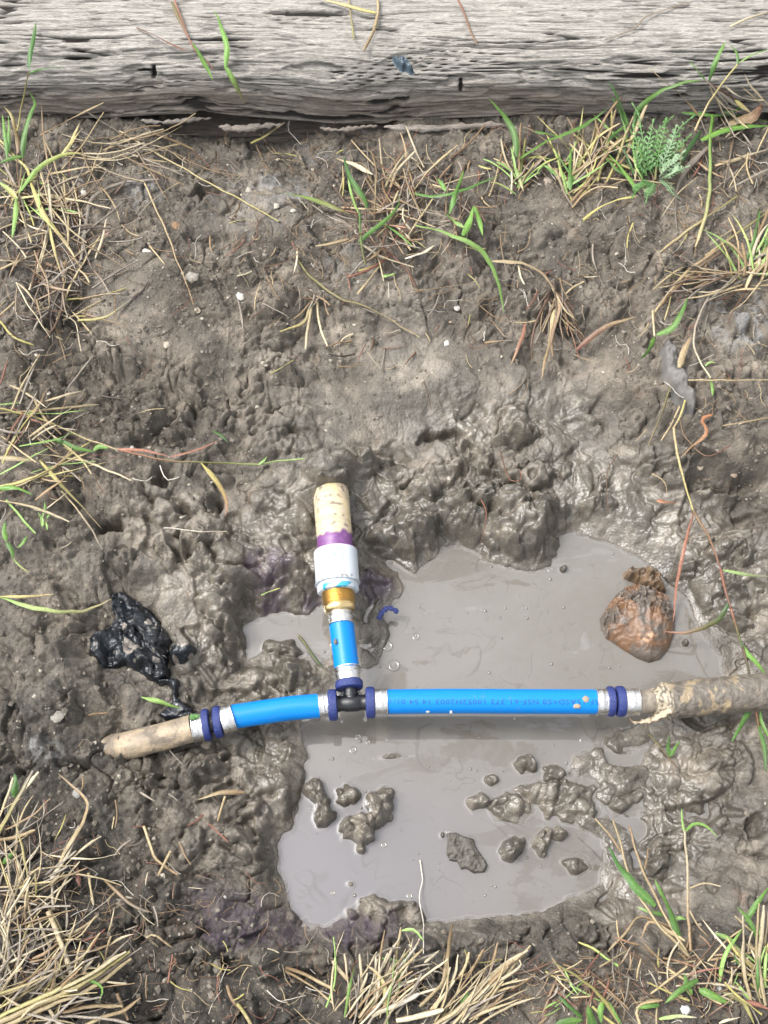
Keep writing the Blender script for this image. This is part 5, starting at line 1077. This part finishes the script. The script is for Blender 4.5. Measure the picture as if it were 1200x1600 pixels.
plant('grass_runner', 'pale kinked root like stem with a green tip on the right bank', 'grass', [('c',4.2,'e','p',3,3,'1107,464 1092,494 1083,536 1095,566 1110,590'),('L',7,'l','G',3,1,'1110,588 1113,602 1113,620','leaf'),('L',3,'l','l',3,4,'1102,572 1110,566 1118,567','leaf'),('L',11,'s','t',3,6,'1061,575 1068,550 1081,524','dead_leaf')])
plant('grass_runner', 'long stem turning from straw to purple and green down the right edge over the pipe', 'grass', [
 ('c',4.4,'y','s',4,12,'1071,626 1062,653 1053,668'),('c',4.4,'s','y',10,20,'1053,668 1059,713 1071,758 1083,797'),('c',4.8,'t','r',20,30,'1083,797 1097,822 1110,843 1126,890'),('c',5.4,'r','b',30,36,'1126,890 1133,920 1142,950'),('c',4.6,'r','d',36,34,'1142,950 1152,985 1160,1010'),('c',4.6,'b','d',30,22,'1160,1010 1170,1050 1176,1085'),('c',4.8,'r','g',20,24,'1176,1085 1185,1130 1197,1205'),
 ('L',5.5,'R','R',22,6,'1083,800 1071,850 1058,910 1051,978','leaf'),('L',8,'d','R',34,12,'1139,940 1125,965 1110,975 1075,988 1038,987','leaf'),('L',8,'G','G',30,20,'1160,1008 1168,1022 1180,1033 1199,1057','leaf'),('L',6,'l','e',30,26,'1127,890 1145,893 1165,898 1204,901','leaf'),('L',11,'g','g',26,8,'1176,1082 1172,1105 1160,1130 1142,1161','leaf'),('L',7,'g','d',24,26,'1186,1135 1194,1165 1198,1200','leaf'),('L',7,'G','g',24,26,'1200,1150 1190,1128 1188,1108','leaf')])
plant('grass_tuft', 'small green shoot on a brown stalk in the mud below the torn pipe sheath', 'grass tuft', [('c',3,'O','b',3,2,'1012,1146 1030,1165 1045,1184 1058,1200'),('L',6,'g','g',3,14,'1046,1182 1044,1165 1047,1146'),('L',6,'g','G',3,10,'1047,1182 1055,1168 1063,1156')])
plant('grass_tuft', 'dense straw clump with yellow stalks at the left edge of the lower bank', 'grass tuft', [
 ('s',8,'y','e',6,18,'-4,1306 22,1257 51,1204'),('s',6,'s','p',6,18,'-2,1300 26,1250 60,1206'),('s',4,'s','p',4,14,'-2,1280 10,1248 21,1215'),('L',8,'s','t',4,8,'82,1366 116,1306 132,1279 132,1246 90,1208'),('s',7,'p','e',4,8,'80,1372 102,1340 124,1290'),('s',5,'e','p',3,4,'82,1368 82,1395 84,1422'),('s',6,'t','s',5,7,'-2,1313 25,1308 55,1297'),
 ('s',9,'s','p',8,4,'76,1423 93,1468 115,1532'),('s',6,'e','s',3,3,'42,1485 90,1465 124,1454 152,1431'),('L',9,'G','g',3,6,'5,1350 15,1338 26,1330'),('L',12,'g','d',3,10,'22,1245 24,1225 22,1208')]
 + fan(20, 1400, 74, 30, 55, 50, 70, 40, 120, DRY+['s', 'e', 't', 'ys', 'e'], 1.6, 4.4, (3, 24), 'ssL')+fan(15, 1480, 40, 30, 40, 70, 80, 40, 110, DRY+['e', 't'], 1.6, 4.4, (3, 22), 'ssL'), base=(15, 1450))
plant('grass_tuft', 'thick bundle of yellow straw fanning out of the bottom left corner', 'grass tuft', [
 ('s',9,'s','y',8,20,'-2,1598 70,1566 126,1538 202,1487'),('s',7,'y','p',8,22,'-2,1590 60,1560 130,1528 196,1486'),('s',7,'s','s',6,18,'5,1604 80,1570 140,1545 205,1498'),('s',5,'t','e',6,18,'10,1600 90,1560 150,1530 221,1480'),('L',6,'g','G',14,14,'100,1540 120,1534 140,1532 160,1544 155,1566'),('s',7,'t','s',4,6,'84,1583 110,1580 140,1572 191,1572'),('s',6,'s','t',3,5,'130,1604 160,1590 191,1580 219,1559'),('s',6,'p','t',4,12,'95,1605 75,1575 62,1560')]
 + fan(30, 1575, 54, 40, 22, 40, 50, 60, 150, ['s', 'ys', 't', 'e', 'sp', 'e'], 1.8, 5, (4, 26), 'ssL')+fan(110, 1500, 24, 26, 26, 60, 60, 30, 70, DRY, 2, 5, (2, 14), 'sL'), base=(20, 1590))
plant('grass_tuft', 'bleached straw clump with a green arc at the bottom edge left of centre', 'grass tuft', [
 ('s',7,'s','p',8,4,'544,1531 532,1518 519,1502'),('L',6,'l','G',4,16,'539,1590 545,1550 554,1508'),('L',9,'y','s',4,14,'605,1584 600,1540 588,1520 571,1506'),('s',9,'p','p',4,8,'619,1594 655,1588 693,1577'),('s',9,'p','w',4,10,'581,1587 620,1570 655,1553'),('L',5,'l','G',14,10,'628,1454 640,1452 650,1455 663,1472'),('s',7,'s','t',6,4,'656,1573 680,1550 693,1531 700,1490 707,1444'),('L',12,'g','g',6,12,'615,1530 622,1520 625,1508'),('s',5,'s','w',4,16,'560,1590 600,1540 650,1480')]
 + fan(575, 1585, 42, 30, 14, 62, 36, 60, 130, ['s', 'e', 't', 'sp', 'p', 'l'], 1.8, 5.2, (4, 22), 'ssL')+fan(620, 1510, 16, 24, 16, 50, 60, 24, 60, ['s', 'p', 'l', 'e'], 2, 5, (3, 16), 'sL'), base=(575, 1592))
plant('grass_tuft', 'straw clump slanting right along the bottom edge right of centre', 'grass tuft', [
 ('s',7,'s','p',6,14,'675,1602 721,1573 763,1526 824,1484'),('s',6,'p','s',6,14,'690,1602 730,1565 775,1520 818,1490'),('s',5,'s','t',4,14,'708,1600 742,1562 790,1512'),('s',5,'p','p',4,12,'722,1598 750,1560 770,1540 812,1510 812,1500'),('s',6,'s','s',4,8,'716,1530 726,1512 733,1488'),('s',6,'s','t',4,8,'728,1528 742,1508 755,1484'),('L',8,'g','G',6,8,'720,1568 728,1556 732,1545'),('L',9,'s','R',4,6,'752,1545 770,1536 790,1530')]
 + fan(715, 1590, 34, 28, 12, 45, 20, 60, 130, ['s', 'e', 'sp', 't'], 1.8, 5, (4, 16), 'ssL'), base=(705, 1592))
plant('grass_tuft', 'tall bare stalks with two broad green leaves at lower right', 'grass tuft', [
 ('c',5.4,'s','s',4,40,'1076,1494 1050,1466 1026,1441 990,1384 969,1318 958,1282'),('c',4,'t','s',34,40,'970,1330 955,1308 930,1279'),('c',5.4,'s','t',4,40,'1073,1490 1050,1450 1032,1417 1002,1354 982,1291'),('c',4,'t','t',30,38,'1008,1357 1011,1340 1013,1325'),('c',5.6,'t','p',4,40,'1079,1486 1077,1450 1075,1420 1074,1360 1069,1298'),
 ('L',4,'l','G',38,44,'1069,1300 1066,1282 1065,1262'),('L',5,'G','l',38,24,'1070,1300 1086,1287 1104,1291 1122,1309'),('c',3.4,'s','p',20,16,'1078,1388 1101,1380 1126,1385'),('c',3.4,'s','t',12,3,'1077,1423 1090,1445 1106,1464'),('L',14,'g','d',24,30,'1024,1415 1005,1398 984,1375 965,1350 950,1322','leaf'),('L',12,'g','G',8,26,'1062,1466 1052,1440 1042,1412 1022,1373','leaf'),
 ('L',7,'g','l',10,8,'1040,1430 1015,1425 994,1416','leaf'),('L',7,'l','G',6,8,'1052,1438 1062,1434 1073,1437','leaf'),('s',4.5,'t','s',8,2,'1050,1450 1020,1438 996,1434 975,1460 950,1487'),('L',6,'s','t',6,3,'1070,1470 1045,1455 1015,1440 1000,1470')], base=(1076, 1492))
plant('grass_tuft', 'mixed green and straw grass filling the bottom right corner', 'grass tuft', [
 ('s',7,'s','p',4,20,'1172,1562 1161,1510 1162,1470 1161,1430'),('s',7,'s','p',4,20,'1196,1572 1186,1510 1190,1460 1193,1415'),('s',5,'s','s',4,20,'1188,1560 1182,1500 1186,1412'),('L',9,'g','G',10,20,'1188,1472 1170,1438 1151,1416'),('L',9,'g','G',10,20,'1165,1440 1182,1412 1204,1384'),('L',8,'l','G',8,10,'1145,1470 1128,1462 1110,1458'),('L',7,'l','G',4,16,'1125,1533 1130,1500 1140,1480 1163,1448'),
 ('L',10,'g','G',8,8,'1090,1531 1065,1546 1038,1569'),('L',13,'G','G',8,8,'1092,1547 1115,1556 1140,1568'),('L',10,'G','g',6,8,'1080,1555 1072,1535 1070,1520'),('L',9,'g','G',5,6,'1030,1570 1012,1572 995,1576'),('s',5,'s','t',4,6,'1000,1600 995,1580 1004,1568 1035,1563'),('L',8,'O','y',6,6,'1125,1548 1158,1564 1170,1580 1180,1604'),('L',8,'r','R',5,5,'1160,1565 1180,1568 1204,1578'),('s',4,'t','s',4,3,'1110,1500 1150,1492 1200,1484'),('L',6,'l','p',6,6,'1030,1592 1060,1588 1090,1590')]
 + fan(1110, 1530, 60, 60, 26, 60, 120, 25, 75, MIX+RED, 2, 4.6, (2, 14), 'sLc')+fan(1190, 1540, 26, 12, 30, 110, 40, 40, 90, ['s', 'p', 'l', 'g', 'y'], 2.5, 6, (4, 22)), base=(1130, 1550))
plant('grass_tuft', 'yellowing blades and short green leaves at the bottom edge right of centre', 'grass tuft', [
 ('L',8,'y','O',6,8,'970,1604 942,1561 906,1528 858,1500'),('L',8,'g','d',6,8,'909,1590 892,1575 872,1556'),('L',16,'g','G',6,12,'928,1606 922,1588 918,1570'),('L',14,'g','G',6,8,'868,1602 890,1596 912,1594'),('L',9,'G','g',8,6,'945,1562 958,1582 972,1600'),('L',10,'G','g',8,6,'944,1564 938,1580 940,1600'),('s',5,'y','y',5,5,'925,1572 945,1590 965,1604')]
 + fan(900, 1530, 40, 34, 20, 300, 120, 25, 70, RED+OLD+['l'], 2, 4.4, (1, 8), 'sLc')+fan(990, 1540, 30, 36, 20, 30, 180, 20, 60, RED+OLD, 1.8, 4, (1, 6), 'sLc'), base=(925, 1585))
# grey lifted flake of dried mud on the right slope
gf = blanket('mud_flake', [(1040,532),(1052,534),(1058,556),(1066,580),(1076,602),(1090,622),(1084,645),(1070,640),(1058,620),(1046,600),(1036,572),(1034,548)], .010, lambda X, Y, d: .003*ridges(X, Y, .016, 190)+.001*ridges(X, Y, .006, 191), M_MUDSPOT, cols=lambda X, Y, d, Z: np.ones(X.shape+(3,))*np.array([.115, .108, .10])*(1+.3*perlin(X/.01, Y/.01, 192))[..., None], edgepx=5)
tag(gf, 'lifted grey flake of dried mud on the right slope beside the long stem', 'mud flake')
# loose short bits, alike enough that nothing tells them apart
GRP = 'short loose straw bits scattered on the soil'; R = random.Random(5); seen = set()
LMK = [(30, 250, 'the upper left grass tuft'), (605, 360, 'the top centre grass tuft'), (1024, 276, 'the feathery weed'), (300, 433, 'the grey shell'), (490, 490, 'the splayed straw tuft'), (697, 535, 'the round white pebble'), (868, 470, 'the dead brown grass'), (1150, 430, 'the right edge grass clump'), (1062, 590, 'the grey mud flake'), (200, 710, 'the red jointed runner'),
    (210, 1000, 'the black plastic bag'), (180, 1168, 'the left pipe end'), (90, 1440, 'the lower left straw clump'), (370, 1440, 'the purple stained soil'), (575, 1560, 'the bottom middle straw clump'), (760, 1540, 'the slanting straw clump'), (1076, 1492, 'the tall bare stalks'), (925, 1570, 'the yellowing bottom blades'), (860, 284, 'the broad bladed grass'), (235, 460, 'the smooth mound'), (345, 310, 'the ash grey patch'), (620, 590, 'the smeared smooth mud')]
CW = dict(e='grey', b='dark brown', t='tan', k='blackish', s='straw yellow', p='pale', y='yellow', r='reddish', R='orange red')
ZON = [(620, 330, 90, 70), (120, 400, 90, 120), (1080, 380, 90, 90), (420, 410, 50, 40), (60, 700, 60, 60), (160, 1400, 100, 90), (700, 1520, 180, 40), (1000, 1540, 140, 40), (450, 300, 200, 40), (850, 440, 120, 60), (300, 1480, 120, 70), (900, 270, 200, 40), (760, 240, 70, 40), (250, 1240, 80, 50), (620, 520, 100, 50)]
for _ in range(330):
    a = R.choice(ZON); x = R.gauss(a[0], a[2]); y = R.gauss(a[1], a[3])
    if not (5 < x < 1195 and 225 < y < 1595) or (370 < x < 1140 and 640 < y < 1440): continue
    ang = R.uniform(0, 3.14); L = R.uniform(12, 46); bend = R.uniform(-.4, .4); p = R.choice(['s', 'p', 't', 'e', 'b', 'r', 'e', 'y', 'k', 't', 'b'])
    lx, ly, nm = min(LMK, key=lambda l: math.hypot(l[0]-x, l[1]-y)); dd = math.hypot(lx-x, ly-y)
    if dd < 24 or dd > 190: continue
    if dd < 70: rel = 'close ' 
    else: rel = 'farther '
    rel += ('above' if y < ly else 'below') if abs(y-ly) > 1.3*abs(x-lx) else ('left of' if x < lx else 'right of')
    sz = 'tiny' if L < 22 else ('short' if L < 34 else 'longer'); lab = '%s %s straw bit lying %s %s' % (sz, CW[p], rel, nm)
    if lab in seen: continue
    seen.add(lab)
    if len(lab.split()) > 16: continue
    pts = [(x, y), (x+L*.5*math.cos(ang), y+L*.5*math.sin(ang)), (x+L*.5*math.cos(ang)+L*.5*math.cos(ang+bend), y+L*.5*math.sin(ang)+L*.5*math.sin(ang+bend))]
    V, F, c = blade((R.choice('sscL'), R.uniform(1.4, 3.6), p, p, .5, R.uniform(.5, 3), pts)); o = mesh('straw_bit', V, np.array(F), M_BLADE, cols=np.clip(c, 0, 1)); tag(o, lab, 'straw', GRP)
# fine fibres and rootlets: nobody could count them
def fibres():
    VV, FF, CC = [], [], []; n0 = 0; R = random.Random(11); k = 0
    Z2 = [(80, 380, 70, 110, 300), (620, 330, 90, 60, 220), (1100, 360, 80, 90, 240), (900, 260, 160, 30, 160), (60, 1440, 70, 90, 320), (650, 1550, 170, 35, 240), (1030, 1540, 130, 40, 260), (300, 1480, 130, 70, 160), (60, 690, 50, 60, 100), (430, 380, 120, 60, 90), (860, 480, 120, 60, 130), (1120, 560, 60, 80, 70), (400, 250, 120, 20, 90)]
    for (a, b, sx, sy, n) in Z2:
        for _ in range(n):
            x = R.gauss(a, sx); y = R.gauss(b, sy)
            if not (-20 < x < 1220 and 200 < y < 1620): continue
            if 440 < x < 1130 and 800 < y < 1445: continue
            ang = R.uniform(0, 6.28); L = R.uniform(10, 46); pts = [(x, y)]
            for _q in range(3): x += L/3*math.cos(ang); y += L/3*math.sin(ang); ang += R.gauss(0, .55); pts.append((x, y))
            p = R.choice(OLD+['b', 'k', 'e', 't', 'w', 'r']); V, F, c = blade(('c', R.uniform(.8, 1.7), p[0], p[-1], .3, R.uniform(.3, 4), pts))
            VV.append(V); FF.append(np.array(F)+n0); CC.append(c); n0 += len(V)
    o = mesh('fine_thatch', np.concatenate(VV), np.concatenate(FF), M_BLADE, cols=np.clip(np.concatenate(CC), 0, 1)); o['kind'] = 'stuff'; tag(o, 'fine dead fibres and rootlets matted over the soil', 'thatch')
fibres()
